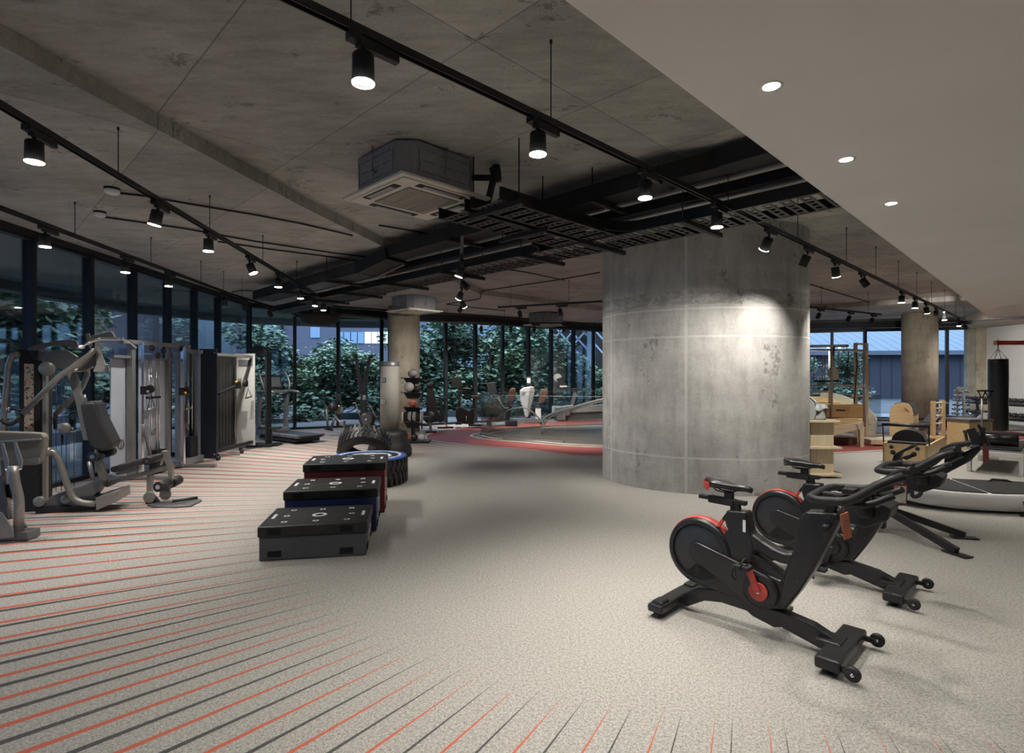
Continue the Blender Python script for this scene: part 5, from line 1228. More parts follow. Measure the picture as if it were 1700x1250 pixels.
# low bench, spin bike, exercise bikes
lb = far('flat_bench', 'small black bench seen just right of the ball rack', 'bench', 712, 14.3)
lb.bx('pad', M['black'], 697, 692, 717, 697.5, -.15, .2); lb.prism('leg', M['grey'], [(711, 697), (715, 697), (717, 717), (713, 717)], -.04, .04); lb.bx('foot', M['black'], 706, 716.5, 723, 719, -.12, .12); lb.bx('rear_leg', M['black'], 699, 697, 701, 713, .1, .16)
sb = far('spin_bike', 'small black spin bike, first machine right of the tan column', 'exercise bike', 722, 15.0)
sb.prism('frame', M['black'], [(709, 642), (716, 636), (722, 660), (726, 684), (732, 690), (733, 700), (712, 702), (707, 690), (708, 668)], -.06, .06, .01)
sb.disc('flywheel', M['black'], 713, 692, 11, -.08, .02, n=28); sb.prism('seat_tube', M['black'], [(731, 665), (734, 665), (736, 700), (729, 702), (729, 690)], -.04, .04)
sb.bx('saddle', M['black'], 728, 660, 742, 664, -.07, .07); sb.tube('handlebar', M['blackmatt'], [(708, 640, -.1), (716, 642, -.15), (722, 637, -.2), (733, 640, -.15)], .02, rd=.03); sb.bx('monitor', M['grey'], 709, 635.5, 718, 641, -.04, 0)
sb.tube('front_foot', M['black'], [(727, 710, -.2), (752, 709.5, .1)], .025); sb.tube('chrome_brace', M['silver'], [(736, 700), (743, 709)], .014); sb.tube('rear_foot', M['black'], [(702, 706, 0), (714, 706, .1)], .025)
ub = far('upright_bike', 'black upright exercise bike with a large square console', 'exercise bike', 772, 15.7)
ub.prism('body', M['black'], [(757, 679), (764, 675), (780, 683), (786, 677), (788, 690), (784, 704), (770, 704), (760, 702), (756, 692)], -.12, .12, .02)
ub.tube('console_post', M['tan'], [(762, 678), (763, 655)], .035); ub.prism('post_head', M['black'], [(757, 648), (768, 648), (766, 657), (760, 657)], -.06, .06)
ub.prism('console', M['black'], [(746, 627), (764, 625), (768, 642), (757, 645), (751, 640)], -.05, .0, .01); ub.tube('handlebar', M['black'], [(760, 646, -.1), (775, 645, -.15), (784, 646, -.15), (782, 640, -.15)], .022, rd=.03)
ub.prism('seat_tube', M['black'], [(785, 662), (789, 662), (787, 682), (783, 682)], -.04, .04); ub.bx('saddle', M['tan'], 782, 657, 796, 661.5, -.1, .1)
ub.prism('rear_fairing', M['black'], [(780, 680), (788, 677), (786, 704), (777, 706)], -.1, .1, .01); ub.tube('crank', M['silver'], [(774, 691, -.14), (774, 699, -.14)], .014)
ub.bx('front_foot', M['black'], 756, 701, 766, 705, -.2, .2); ub.bx('rear_foot', M['black'], 778, 705, 800, 708, -.22, .15)
def recumbent(lab, xc, dx, Y, backmat, sc=1.0):
    r = far('recumbent_bike', lab, 'exercise bike', xc, Y)
    q = lambda pts: [(x + dx, y) for x, y in pts]
    r.prism('console', M['black'], q([(807, 636), (821, 634), (826, 652), (812, 655)]), -.05, .0, .01); r.tube('console_post', M['black'], q([(816, 654), (818, 676)]), .035)
    r.prism('body', M['black'], q([(811, 676), (822, 672), (834, 680), (836, 694), (826, 701), (812, 700)]), -.14, .14, .02)
    r.prism('seat_back', backmat, q([(846, 648), (850, 644), (856, 645), (857, 662), (850, 668), (841, 668)]), -.2, .2, .02); r.bx('seat_cushion', M['black'], 836 + dx, 668, 852 + dx, 673, -.2, .2)
    r.tube('seat_handle', M['silver'], q([(827, 660), (833, 672), (838, 678), (845, 677)]), .016, w=-.22, rd=.08); r.prism('seat_base', M['black'], q([(838, 674), (850, 674), (846, 698), (838, 698)]), -.08, .08)
    r.bx('rear_foot', M['black'], 838 + dx, 699, 859 + dx, 707.4, -.22, .2); r.bx('front_foot', M['black'], 808 + dx, 697, 816 + dx, 706.8, -.2, .2)
    return r
recumbent('black recumbent bike with a tan seat back, just behind the glass corner', 832, 0, 16.2, M['tan'])
rs_ = far('recumbent_stepper', 'white bodied recumbent stepper between the two tan backed seats', 'exercise machine', 880, 17.2)
rs_.prism('shroud', M['ballgrey'], [(863, 648), (870, 643), (884, 641), (886, 646), (884, 662), (880, 684), (876, 694), (872, 693), (868, 678), (863, 664)], -.16, .10, .03)
rs_.prism('shroud_trim', M['grey'], [(866, 652), (874, 650), (870, 656), (865, 657)], -.17, -.16, .002)
rs_.prism('side_cover', M['tanmetal'], [(880, 643), (886, 642), (888, 650), (881, 678), (877, 690), (876, 676)], -.2, -.165, .01)
rs_.bx('console', M['black'], 874, 625, 881, 640, -.04, .04); rs_.bx('console_screen', M['ballpale'], 875, 627.5, 880.5, 636, -.055, -.042, .002)
rs_.tube('arm_grip', M['black'], [(884, 646, .1), (889, 641, .1), (892, 640, .1)], .02)
rs_.prism('seat_back', M['tan'], [(896, 652), (901, 646), (909, 646), (910, 652), (904, 668), (893, 672)], -.22, .18, .02); rs_.bx('seat_cushion', M['black'], 884, 668, 902, 672, -.2, .2)
rs_.bx('seat_base', M['ballpale'], 889, 676, 898, 696, -.12, .12); rs_.bx('floor_frame', M['grey'], 851, 695, 903, 702, -.14, .16)
cl = far('climber', 'grey stair climber with a sloping black console and pale head, left of the round core', 'exercise machine', 938, 18.0)
cl.disc('pale_head', M['ballpale'], 926, 627, 7, -.05, .12); cl.prism('console', M['black'], [(924, 629), (934, 626), (941, 640), (930, 643)], -.1, -.05, .01); cl.prism('console_lip', M['ballpale'], [(929, 640), (941, 640), (942, 642.5), (930, 643)], -.12, -.1, .002)
cl.prism('handrail', M['black'], [(937, 645), (965, 644), (962, 649), (955, 647), (945, 648), (940, 648)], -.2, -.14, .006); cl.prism('front_mast', M['grey'], [(953, 648), (960, 648), (952, 676), (946, 676)], -.1, .1, .01)
cl.bx('base', M['grey'], 925, 683, 939, 698, -.25, .2, .02); cl.prism('body', M['grey'], [(922, 676), (952, 672), (945, 690), (924, 692)], -.2, .2, .02)
lh = thing('window_bench', 'long pale window bench on a dark plinth, behind the climber', 'bench', (2.9, 18.9, 0), R(28))
MB().box((0, 0, .36), (3.4, .4, .22)).build('seat', plain('pale laminate', (.42, .42, .40), .5), lh, bev=.02); MB().box((0, .04, .12), (3.2, .3, .24)).build('plinth', M['grey'], lh)
# glass balustrade round the stairwell
RAIL = [(-.45, 14.75), (-.78, 13.8), (-.14, 12.75), (1.15, 12.15), (2.5, 11.85)]
RB = [(-.45, 14.75), (1.0, 15.75), (2.9, 16.4), (4.8, 16.8)]
RC_ = [(7.5, 13.7), (8.4, 13.2), (8.9, 13.35)]
def pane(a, b, lab='clear glass balustrade panel standing round the stairwell', grp='glass balustrade panels round the stairwell', z1=1.0):
    a = Vector((*a, 0)); b = Vector((*b, 0)); d = b - a; yaw = math.atan2(d.y, d.x); L = d.length - .03
    t = thing('balustrade_panel', lab, 'glass panel', (a + b) / 2, yaw, grp)
    MB().box((0, 0, z1 / 2 + .02), (L, .012, z1)).build('glass', M['rail_glass'], t); MB().box((0, 0, .03), (L, .05, .05)).build('base_channel', M['silver'], t)
    MB().box((0, 0, z1 + .025), (L, .016, .008)).build('edge_strip', M['silver'], t)
    return t
PLB = ['left corner back glass pane of the balustrade, beside the upright bike', 'left corner front glass pane of the balustrade, nearest the running track bend', 'middle front glass pane of the stairwell balustrade', 'front glass pane of the balustrade that runs behind the round core',
       'rear glass pane of the balustrade in front of the recumbent bikes', 'rear glass pane of the balustrade in front of the climber', 'rear glass pane of the balustrade cut off by the round core', 'glass pane in front of the curved pale stair', 'short glass pane with steel edges left of the arched barrel']
k_ = 0
for P_ in (RAIL, RB, RC_):
    for a, b in zip(P_, P_[1:]): pane(a, b, PLB[k_]); k_ += 1
hr = MB(); hr.tube([(-.35, 14.2, .40), (-.1, 14.0, .62), (.35, 13.9, .70), (.8, 13.9, .3), (.75, 13.9, .02)], .02, 8, round_=.15); 
hr.tube([(.75, 14.6, .2), (.9, 14.5, .42), (1.4, 14.2, .62), (2.2, 13.8, .88), (3.2, 13.4, 1.15)], .035, 10, round_=.3); hr.tube([(.8, 14.9, .1), (1.0, 14.8, .36), (1.5, 14.5, .57), (2.3, 14.1, .83), (3.3, 13.7, 1.1)], .02, 8, round_=.3)
tag(hr.build('stair_handrail', M['silver']), 'curved steel stair handrail rising inside the glass balustrade', 'handrail')
# ================================================================== THIRD TRAINER (black slanted beam on two splayed legs)
g3 = Mach('slanted_trainer', 'black trainer with a long slanted beam on two splayed legs, beside the white board', 'exercise machine', 3.96, 4.86, -45)
C7 = lambda x, y: (1330 + x / 4.595, 740 + y / 4.595)
def c7(pts): return [C7(*p) for p in pts]
def t7(pts): return [(*C7(p[0], p[1]), p[2]) for p in pts]
g3.prism('slanted_beam', M['bikeblack'], c7([(560, 470), (640, 500), (740, 420), (850, 345), (1100, 218), (1290, 118), (1372, 30), (1365, 0), (1310, 20), (1180, 80), (1000, 195), (850, 290), (700, 370), (590, 430)]), -.04, .04, .012)
base = g3.v(*C7(650, 480), 0)
for lab, fx, fy, sgn in (('near', 1190, 815, -1), ('far', 1245, 690, 1)):
    p = plan(*C7(fx, fy), .02); q = g3.P.loc(p.x, p.y, .03); m = MB()
    m.beam(base + Vector((0, sgn * .03, .0)), q, .05, .06, 0); m.build('splayed_leg', M['bikeblack'], g3.t, bev=.004)
    m = MB(); d = (q - base); d.z = 0; d.normalize(); m.beam(q - d * .10 + Vector((0, 0, -.02)), q + d * .10 + Vector((0, 0, -.02)), .09, .012); m.build('foot_plate', M['bikeblack'], g3.t, bev=.003)
m = MB(); m.box((base.x - .30, 0, .06), (.5, .06, .05)); m.box((base.x - .05, 0, .14), (.09, .09, .2)); m.cyl((base.x - .5, -.25, .04), (base.x - .5, .25, .04), .035); m.build('rear_base', M['bikeblack'], g3.t, bev=.006)
for sw in (-.16, .14):
    g3.tube('grip_loop', M['rubber'], t7([(745, 130, sw), (690, 140, sw), (660, 175, sw), (690, 215, sw), (780, 215, sw), (860, 165, sw), (1000, 150, sw), (1090, 70, sw), (1180, 25, sw)]), .018, rd=.06, n=12)
g3.tube('hook_loop', M['rubber'], t7([(800, 200, -.17), (880, 170, -.17), (910, 200, -.17), (890, 260, -.17), (840, 330, -.17), (850, 395, -.17), (905, 380, -.17), (925, 330, -.17)]), .017, rd=.05, n=12)
g3.tube('cross_grip', M['rubber'], [(*C7(700, 140), -.16), (*C7(740, 110), .0), (*C7(760, 100), .14)], .017)
g3.prism('moulded_saddle', M['vinyl'], c7([(1040, 60), (1060, 20), (1120, -5), (1230, -20), (1300, -30), (1310, -10), (1200, 20), (1100, 40)]), -.12, .12, .02)
g3.prism('glossy_fairing', plain('glossy black fairing', (.012, .013, .016), .12, coat=.6), c7([(1085, 125), (1100, 80), (1180, 30), (1235, 45), (1240, 90), (1180, 115), (1110, 150)]), -.14, -.05, .014)
g3.prism('tablet_holder', M['black'], c7([(690, 120), (705, 70), (735, 50), (850, -10), (870, 10), (760, 60), (735, 130)]), -.10, .04, .008)
g3.prism('lever_block', M['black'], c7([(765, 90), (840, 65), (850, 90), (800, 110)]), -.14, -.04, .006)
for (x, y) in ((700, 50), (860, 65)): p = g3.v(*C7(x, y), -.12); MB().ball(p, .022, 12).build('clamp_knob', M['blackmatt'], g3.t)
m = MB(); p = g3.v(*C7(615, 180), -.15); m.box(p, (.09, .05, .04)); p = g3.v(*C7(1370, -15), -.05); m.build('phone_clip', M['black'], g3.t)
p0 = g3.v(*C7(1370, 0), 0); m = MB(); m.beam(p0, p0 + Vector((.02, 0, .16)), .03, .02); m.beam(p0 + Vector((-.02, -.08, .02)), p0 + Vector((-.06, -.08, .15)), .06, .03); m.beam(p0 + Vector((.05, .05, .0)), p0 + Vector((-.02, .05, .18)), .05, .02); m.build('top_bracket', M['black'], g3.t, bev=.004)
m = MB(); p1 = g3.v(*C7(675, 455), -.05); m.beam(p1, p1 + Vector((0, 0, -.06)), .018, .01); m.build('release_tab', M['red'], g3.t)
p = atY(1636, 742, 4.62); hangtag('dark red card tag hanging from the upper end of the slanted trainer', p, .11, .13, R(30), M['tagred'], None, -6, .03, [(0, .12, .5, .004), (0, .93, .6, .004)])
# ================================================================== WHITE BOARD
bd = thing('paddle_board', 'white inflated board with a black deck, lying on the floor behind the bikes', 'board', (5.27, 6.42, 0), R(-15))
bend = lambda x: .085 * abs(x) ** 3
def outline(L, W, n=48, e=2.3, k=1.0):
    out = []
    for i in range(n):
        a = 2 * math.pi * i / n; c, s_ = math.cos(a), math.sin(a)
        out.append((L / 2 * math.copysign(abs(c) ** (2 / e), c), W / 2 * math.copysign(abs(s_) ** (2 / e), s_) * (1 if abs(c) < .7 else 1 - .22 * (abs(c) - .7) / .3)))
    return out
m = MB(); rings = []
for (k, z) in ((.80, .018), (.93, .03), (.985, .075), (1.0, .12), (.985, .165), (.955, .20), (.93, .212)):
    o = outline(1.78 * (1 - (1 - k) * .55), .96 * k); rings.append([(x, y, z + bend(x) * (1 if z > .1 else 1.25)) for x, y in o])
vs = [p for r_ in rings for p in r_]; n = 48; fs = [(i * n + j, i * n + (j + 1) % n, (i + 1) * n + (j + 1) % n, (i + 1) * n + j) for i in range(len(rings) - 1) for j in range(n)]
m.add(vs, fs, True); m.add([], []); m.f.append(list(range(n))[::-1]); m.sm.append(False); m.mi.append(0)
for i_ in range(n // 2 - 1):      # close the top with cross strips
    a_ = (len(rings) - 1) * n; m.f.append([a_ + i_, a_ + i_ + 1, a_ + n - 1 - i_, a_ + (n - i_) % n]); m.sm.append(False); m.mi.append(0)
m.build('hull', M['white'], bd)
def halfw(x, L, W, e=2.3):
    t = min(1, abs(x) / (L / 2)); c = t ** (e / 2); sn = math.sqrt(max(0, 1 - c * c)); return W / 2 * sn ** (2 / e) * (1 if t < .7 else 1 - .22 * (t - .7) / .3)
def sheet(x0, x1, L, W, z0, z1, n=26):
    m = MB(); vs = []
    for i in range(n + 1):
        x = x0 + (x1 - x0) * i / n; h = halfw(x, L, W)
        for (y, z) in ((-h, z0), (-h, z1), (h, z1), (h, z0)): vs.append((x, y, z + bend(x)))
    fs = [(4 * i + k, 4 * i + k + 1, 4 * i + k + 5, 4 * i + k + 4) for i in range(n) for k in range(3)] + [(0, 1, 2, 3), (4 * n + 3, 4 * n + 2, 4 * n + 1, 4 * n)]
    return m.add(vs, fs)
def deckpiece(x0, x1): return sheet(x0, x1, 1.62, .86, .206, .222)
M['deck'] = plain('black deck pad', (.016, .016, .016), .6, var=.3, scale=20)
deckpiece(-.8, .0).build('deck_pad', M['deck'], bd); deckpiece(.035, .74).build('deck_pad', M['deck'], bd)
m = MB(); m.tube([(.35, .30, .22), (.4, .32, .25), (.53, .28, .25), (.57, .25, .23)], .013, 8); m.build('carry_handle', M['black'], bd)
q_ = lambda x: -halfw(x, 1.78, .96, 2.3) - .004
m = MB()
for x in (.30, .36): m.beam((x, q_(x), .15), (x + .015, q_(x), .10), .012, .01); m.beam((x + .032, q_(x), .15), (x + .017, q_(x), .10), .012, .01)
m.build('brand_mark', M['black'], bd)
m = MB(); m.tube([(.33, q_(.33) + .01, .10), (.32, q_(.3) - .03, .03), (.28, q_(.28) - .05, .015)], .006, 6); m.box((.27, q_(.27) - .05, .015), (.05, .03, .025)); m.build('valve_strap', M['black'], bd)
# ================================================================== PILATES CORNER
sf = thing('wooden_shelf_unit', 'pale wooden stand with three ledges, just right of the round core', 'shelf unit', (4.42, 8.1, 0))
MB().box((.12, .12, .43), (.34, .22, .80)).build('upright_panel', M['plyz'], sf, bev=.003)
for z in (.045, .44, .825): MB().box((.1, .08, z), (.50 if z < .8 else .44, .36, .032)).build('ledge', M['ply'], sf, bev=.003)
MB().box((-.11, .12, .42), (.05, .2, .78)).build('side_board', M['plyz'], sf)
can = thing('grey_canister', 'grey canister with a folded collar standing on the pale wooden stand', 'canister', (4.50, 8.15, .842))
MB().lathe([(0, 0), (.105, 0), (.10, .03), (.085, .16), (.08, .20), (0, .20)], n=28).build('body', M['greyplastic'], can)
m = MB(); pts = []
for i in range(36): a = 2 * math.pi * i / 36; pts.append((a, .11 + .02 * math.sin(a * 5)))
vs = []
for a, r_ in pts: vs += [(.07 * math.cos(a), .07 * math.sin(a), .235), (r_ * math.cos(a), r_ * math.sin(a), .22 + .012 * math.sin(a * 3)), ((r_ + .015) * math.cos(a), (r_ + .015) * math.sin(a), .15 + .02 * math.sin(a * 4))]
m.add(vs, [(3 * i + j, (3 * i + 3) % 108 + j, (3 * i + 3) % 108 + j + 1, 3 * i + j + 1) for i in range(36) for j in range(2)], True); m.build('folded_collar', M['greyplastic'], can)
bx_ = thing('grey_tote', 'pale topped grey container half hidden by the round core, on the wooden stand', 'container', (4.32, 8.12, .842))
MB().prism([(-.09, 0), (.07, 0), (.10, .10), (.07, .26), (-.02, .34), (-.09, .34)], -.08, .08).build('body', M['greyplastic'], bx_, bev=.015); MB().beam((-.02, -.02, .355), (.095, -.02, .26), .14, .012).build('lid', M['white'], bx_)
cdl = Mach('pilates_tower_bed', 'wooden pilates tower bed with steel poles, rungs and hanging springs', 'pilates equipment', (1400 - 850) / 920 * 11.5, 11.5)
CB = lambda x, y: (1320 + x / 3.905, 540 + y / 3.905)
def cb_(pts): return [CB(*p) for p in pts]
cdl.prism('bed_frame', M['ply'], cb_([(60, 672), (255, 655), (442, 625), (442, 668), (255, 715), (60, 740)]), -.05, .0, .006)
cdl.prism('mattress', M['maple'], cb_([(60, 612), (400, 600), (425, 612), (425, 628), (255, 655), (60, 672)]), -.02, .65, .01)
for w_ in (-.07, .55): cdl.prism('bed_leg', M['plyz'], cb_([(398, 640), (445, 628), (448, 795), (424, 795), (420, 690)]), w_, w_ + .07, .006)
cdl.prism('far_bed_leg', M['plyz'], [(1345, 715), (1352, 714), (1352, 743), (1345, 743)], -.05, .02)
box_ = Mach('sitting_box', 'tan upholstered box with a dark hand slot, lying on the tower bed', 'box', (1400 - 850) / 920 * 11.5, 11.52)
M['tanbox'] = plain('tan leatherette', (.42, .25, .11), .5, var=.05)
box_.prism('body', M['tanbox'], cb_([(205, 598), (455, 604), (455, 520), (205, 514)]), .0, .45, .02); box_.prism('hand_slot', M['black'], cb_([(268, 545), (325, 547), (325, 556), (268, 554)]), -.006, .004, .001)
uc = Mach('storage_crate', 'dark brown wooden crate on the floor under the tower bed', 'crate', (1400 - 850) / 920 * 11.8, 11.8)
uc.prism('body', plain('dark stained timber', (.10, .055, .03), .5), [(1384, 743), (1424, 743), (1424, 726), (1384, 726)], .0, .4); uc.prism('front_batten', M['tan'], [(1384, 738), (1424, 738), (1424, 740), (1384, 740)], -.01, .0, .001)
M['pole'] = plain('brushed steel pole', (.45, .44, .42), .35, .3)
poles = [[(1381, 578, .0), (1381, 700, .0)], [(1377, 582, .6), (1377, 690, .6)], [(1436, 585, .0), (1436, 708, .0)], [(1434, 590, .6), (1434, 700, .6)]]
for p in poles: cdl.tube('steel_pole', M['pole'], p, .022, n=12)
cdl.tube('top_rail', M['pole'], [(1335, 575, 0), (1408, 574, 0)], .03); cdl.tube('top_rail', M['pole'], [(1335, 580, .5), (1440, 582, .0)], .022); cdl.tube('middle_rail', M['pole'], [(1335, 640, 0), (1437, 640, 0)], .018); cdl.tube('push_bar', M['ply'], [(1335, 651, -.1), (1377, 650, -.1)], .022)
for x in (1352, 1366, 1370, 1385, 1392): 
    cdl.tube('spring', M['pole'], [(x, 590, .1), (x - 1, 632, .1)], .012)
cdl.bx('trapeze_bar', M['black'], 1353, 631, 1394, 634, .05, .1); cdl.prism('fleece_sling', plain('cream fleece', (.60, .54, .42), .9, bump=.3), [(1379, 612), (1384, 608), (1390, 611), (1394, 622), (1391, 631), (1380, 630), (1377, 622)], .0, .10, .03)
cdl.tube('hanging_strap', M['black'], [[(1409, 583, 0), (1408, 600, 0), (1406, 614, 0), (1412, 622, 0), (1420, 624, 0)], [(1421, 585, -.1), (1423, 600, -.1), (1422, 615, -.1), (1418, 670, -.1)]], .012, rd=.05); cdl.tube('hanging_strap', M['black'], [(1385, 575, -.03), (1384, 590, -.03)], .014)
ld = Mach('wall_ladder', 'tall pale wooden ladder rising at the end of the tower bed', 'ladder', (1430 - 850) / 920 * 12.3, 12.3)
ld.bx('stile', M['plyz'], 1419.5, 569, 1424, 727, 0, .06, .004); ld.bx('stile', M['plyz'], 1437.5, 571, 1442, 727, 0, .06, .004)
for y, wide in ((571, 0), (588, 0), (601, 0), (615, 0), (629, 1), (643, 1), (658, 1), (672, 1)):
    a = ld.v(1414 if wide else 1422, y, .03); b = ld.v(1446 if wide else 1440, y, .03); ld.cyl('rung', M['ply'], a, b, .02)
# curved pale stair stringer
ss = Mach('curved_stair', 'pale curved stair stringer sweeping down behind the tower bed', 'staircase', 8.7, 14.2)
ctr = [(1362, 655, 1.3), (1385, 659, .95), (1408, 666, .6), (1430, 677, .25), (1447, 690, 0), (1455, 702, -.15), (1452, 712, -.3), (1440, 718, -.4)]
A_ = [ss.v(x, y, w_) for x, y, w_ in ctr]; A_ = [Vector((a.x, a.y, max(.04, a.z))) for a in fillet(A_, .5)]; m = MB(); vs = []
for a in A_: vs += [(a.x, a.y, a.z + .10), (a.x + .07, a.y + .05, a.z + .10), (a.x + .07, a.y + .05, max(.0, a.z - .25)), (a.x, a.y, max(0, a.z - .25))]
m.add(vs, [(4 * i + j, 4 * i + (j + 1) % 4, 4 * i + 4 + (j + 1) % 4, 4 * i + 4 + j) for i in range(len(A_) - 1) for j in range(4)]); m.build('outer_stringer', plain('pale stair finish', (.60, .55, .46), .5, var=.04), ss.t)
m = MB()
for i in range(1, len(A_) - 1, 2): a = A_[i]; m.box((a.x - .3, a.y + .3, max(.03, a.z - .05)), (.62, .25, .04), R(-40))
m.build('treads', M['maple'], ss.t)
# ladder barrel
lbm = Mach('ladder_barrel', 'wooden arched barrel with a black padded top, left of the small wooden ladder', 'pilates equipment', 9.25, 13.65, -45)
ar = cb_([(612, 722), (612, 565), (622, 535), (645, 512), (690, 500), (732, 506), (755, 530), (766, 575), (766, 722)])
lbm.prism('side_panel', M['maple'], ar, 0, .03, .004); q = [(lambda v: (v.x, v.z))(lbm.v(x, y, 0)) for x, y in ar]
MB().prism([(a, b) for a, b in q], .62, .65).build('side_panel', M['maple'], lbm.t, bev=.004)
inn = [(a * .99 + .0, b - .005) for a, b in q]; MB().prism([(q[0][0] + .02, .0), (q[0][0] + .02, q[1][1])] + [(a, b) for a, b in inn[2:7]] + [(q[-1][0] - .01, q[-2][1]), (q[-1][0] - .01, 0)], .03, .62).build('barrel_body', M['maple'], lbm.t)
top = q[1:8]; cx = sum(a for a, b in top) / len(top); cz = q[1][1] - .05
outer = [(cx + (a - cx) * 1.03, cz + (b - cz) * 1.05) for a, b in top]; MB().prism(outer + [(a, b - .004) for a, b in top[::-1]], .05, .60).build('padded_top', M['vinyl'], lbm.t)
p = lbm.v(*CB(724, 545), -.002); MB().beam((p.x - .04, -.004, p.z + .03), (p.x + .04, -.004, p.z - .05), .02, .008).build('hand_slot', M['black'], lbm.t)
l2 = Mach('small_wooden_ladder', 'short pale wooden ladder frame standing right of the arched barrel', 'ladder', (1560 - 850) / 920 * 11.6, 11.6)
l2.bx('stile', M['maple'], 1548.5, 666, 1554, 741, 0, .07, .005); l2.bx('stile', M['maple'], 1565, 665, 1570, 741, 0, .07, .005)
for y in (669, 678, 690, 703): a = l2.v(1550 if y > 669 else 1546, y, .035); b = l2.v(1568 if y > 669 else 1573, y, .035); l2.cyl('rung', M['ply'], a, b, .018)
l2.bx('base_board', M['maple'], 1547, 730, 1572, 742, -.02, .1)
pf = thing('wooden_platform', 'low pale wooden platform on the floor between the tower bed and the barrel', 'platform', (7.85, 11.6, 0), R(-6)); MB().box((0, .2, .09), (.68, .5, .10)).build('deck', M['ply'], pf, bev=.005)
for sx in (-.3, .3): MB().box((sx, .2, .02), (.06, .4, .04)).build('foot', M['plyz'], pf)
# wooden reformer
rf_ = thing('wooden_reformer', 'wooden pilates reformer with a black foot bar and black arc pad', 'pilates equipment', (6.82, 9.10, 0), R(45))
MB().box((.97, .31, .165), (1.95, .03, .31)).build('far_rail', M['maple'], rf_) if False else None
for y, nm in ((.015, 'side_rail'), (.605, 'side_rail')): MB().box((.975, y, .17), (1.95, .03, .32)).build(nm, M['maple'], rf_, bev=.003)
MB().box((.015, .31, .165), (.03, .62, .33)).build('front_board', M['maple'], rf_, bev=.003); MB().box((1.935, .31, .165), (.03, .62, .33)).build('end_board', M['maple'], rf_, bev=.003)
MB().box((.975, .31, .24), (1.88, .56, .03)).build('inner_deck', M['maple'], rf_)
m = MB(); m.tube([(.12, -.01, .33), (.04, -.01, .64)], .011, 8); m.tube([(.12, .63, .33), (.04, .63, .64)], .011, 8); m.build('foot_bar_legs', M['black'], rf_); MB().cyl((.04, -.02, .645), (.04, .64, .645), .026, n=16).build('foot_bar', M['rubber'], rf_)
arc = [(.31 - .24 * math.cos(a), .355 + .20 * math.sin(a)) for a in [math.pi * i / 16 for i in range(17)]]; MB().prism(arc, .30, .62, lambda p_, w_: Vector((w_, p_[0], p_[1]))).build('arc_pad', M['vinyl'], rf_, bev=.012)
MB().box((.62, .31, .335), (.98, .54, .05)).build('carriage', M['black'], rf_, bev=.012)
for y in (.13, .49): MB().cyl((-.03, y, .27), (.0, y, .27), .03, n=14).build('bumper_knob', M['black'], rf_)
# wunda chair with two sprung poles
wc = thing('pilates_chair', 'wooden box chair with a dark seat and two black handled poles', 'pilates equipment', (9.35, 11.05, 0), R(6))
MB().box((0, .25, .28), (.52, .5, .56)).build('box_body', M['maple'], wc, bev=.004); MB().box((0, .25, .585), (.56, .54, .05)).build('padded_seat', M['grey'], wc, bev=.012)
for sx in (-.02, .13):
    MB().cyl((sx, -.04, .1), (sx, -.04, 1.03), .016, n=10).build('pole', M['tanmetal'], wc)
    m = MB(); m.tube([(sx - .08, -.04, 1.17), (sx, -.04, 1.02), (sx + .08, -.04, 1.17)], .012, 8); m.cyl((sx - .10, -.04, 1.18), (sx + .10, -.04, 1.18), .018, n=12); m.build('pole_handle', M['rubber'], wc)
# second reformer, metal legs
r2 = thing('metal_reformer', 'pilates reformer with white metal legs and a black roll pad, at the right edge', 'pilates equipment', (7.52, 8.18, 0), R(45))
wl = plain('white powder coated aluminium', (.50, .49, .47), .4, .1)
MB().box((.9, .30, .30), (1.9, .66, .07)).build('frame', wl, r2, bev=.008)
for y in (.0, .60):
    for x in (.06, 1.6):
        m = MB(); m.prism([(x - .07, .0), (x + .05, .0), (x + .12, .28), (x - .10, .28)], y - .025, y + .025); m.build('leg', wl, r2, bev=.006)
MB().box((.8, .30, .36), (1.5, .58, .05)).build('carriage', M['black'], r2, bev=.01); MB().box((.3, .30, .345), (.62, .66, .02)).build('chrome_track', M['silver'], r2)
m = MB(); m.cyl((.24, .04, .50), (.24, .56, .50), .10, n=28); m.build('roll_pad', M['vinyl'], r2)
m = MB(); m.tube([(.5, -.06, .34), (.12, -.06, .60), (-.04, -.06, .62), (-.04, .66, .62), (.12, .66, .60), (.5, .66, .34)], .022, 12, round_=.08); m.build('foot_bar', M['rubber'], r2)
m = MB(); m.box((-.06, .3, .24), (.004, .12, .03)); m.build('name_plate', M['silver'], r2)
# ================================================================== PUNCH BAG
pbx, pby = (1657 - 850) / 920 * 11.9, 11.9
pb = thing('punch_bag', 'long black leather punch bag hanging on chains from the red arm', 'punch bag', (pbx, pby, 0))
pr = [(0, .30), (.15, .30), (.172, .33), (.176, .6), (.172, 1.0), (.177, 1.4), (.175, 1.75), (.172, 1.83), (.165, 1.835), (.10, 1.80), (0, 1.80)]
MB().lathe(pr, n=32).build('bag', M['vinyl'], pb)
m = MB()
for k in range(4):
    a = k * math.pi / 2 + .5
    for i in range(9): t = i / 8; r_ = .15 * (1 - t) + .01; m.ball((r_ * math.cos(a), r_ * math.sin(a), 1.83 + .22 * t), .010, 6, (1, 1, 1.6))
m.cyl((0, 0, 2.05), (0, 0, 2.13), .012, n=8); m.build('chains', M['chrome'], pb)
ra = thing('bag_arm', 'red painted steel arm reaching from the right wall, holding the punch bag', 'bracket', (pbx, pby, 2.13))
MB().beam((-.06, 0, .055), (4.66, 0, .055), .07, .09).build('arm', M['redsteel'], ra, bev=.006); MB().box((-.06, 0, .055), (.02, .08, .10)).build('end_cap', M['maple'], ra); MB().box((4.66, 0, .05), (.06, .3, .5)).build('wall_plate', M['redsteel'], ra); MB().cyl((0, 0, -.02), (0, 0, .14), .012, n=8).build('bolt', M['chrome'], ra)
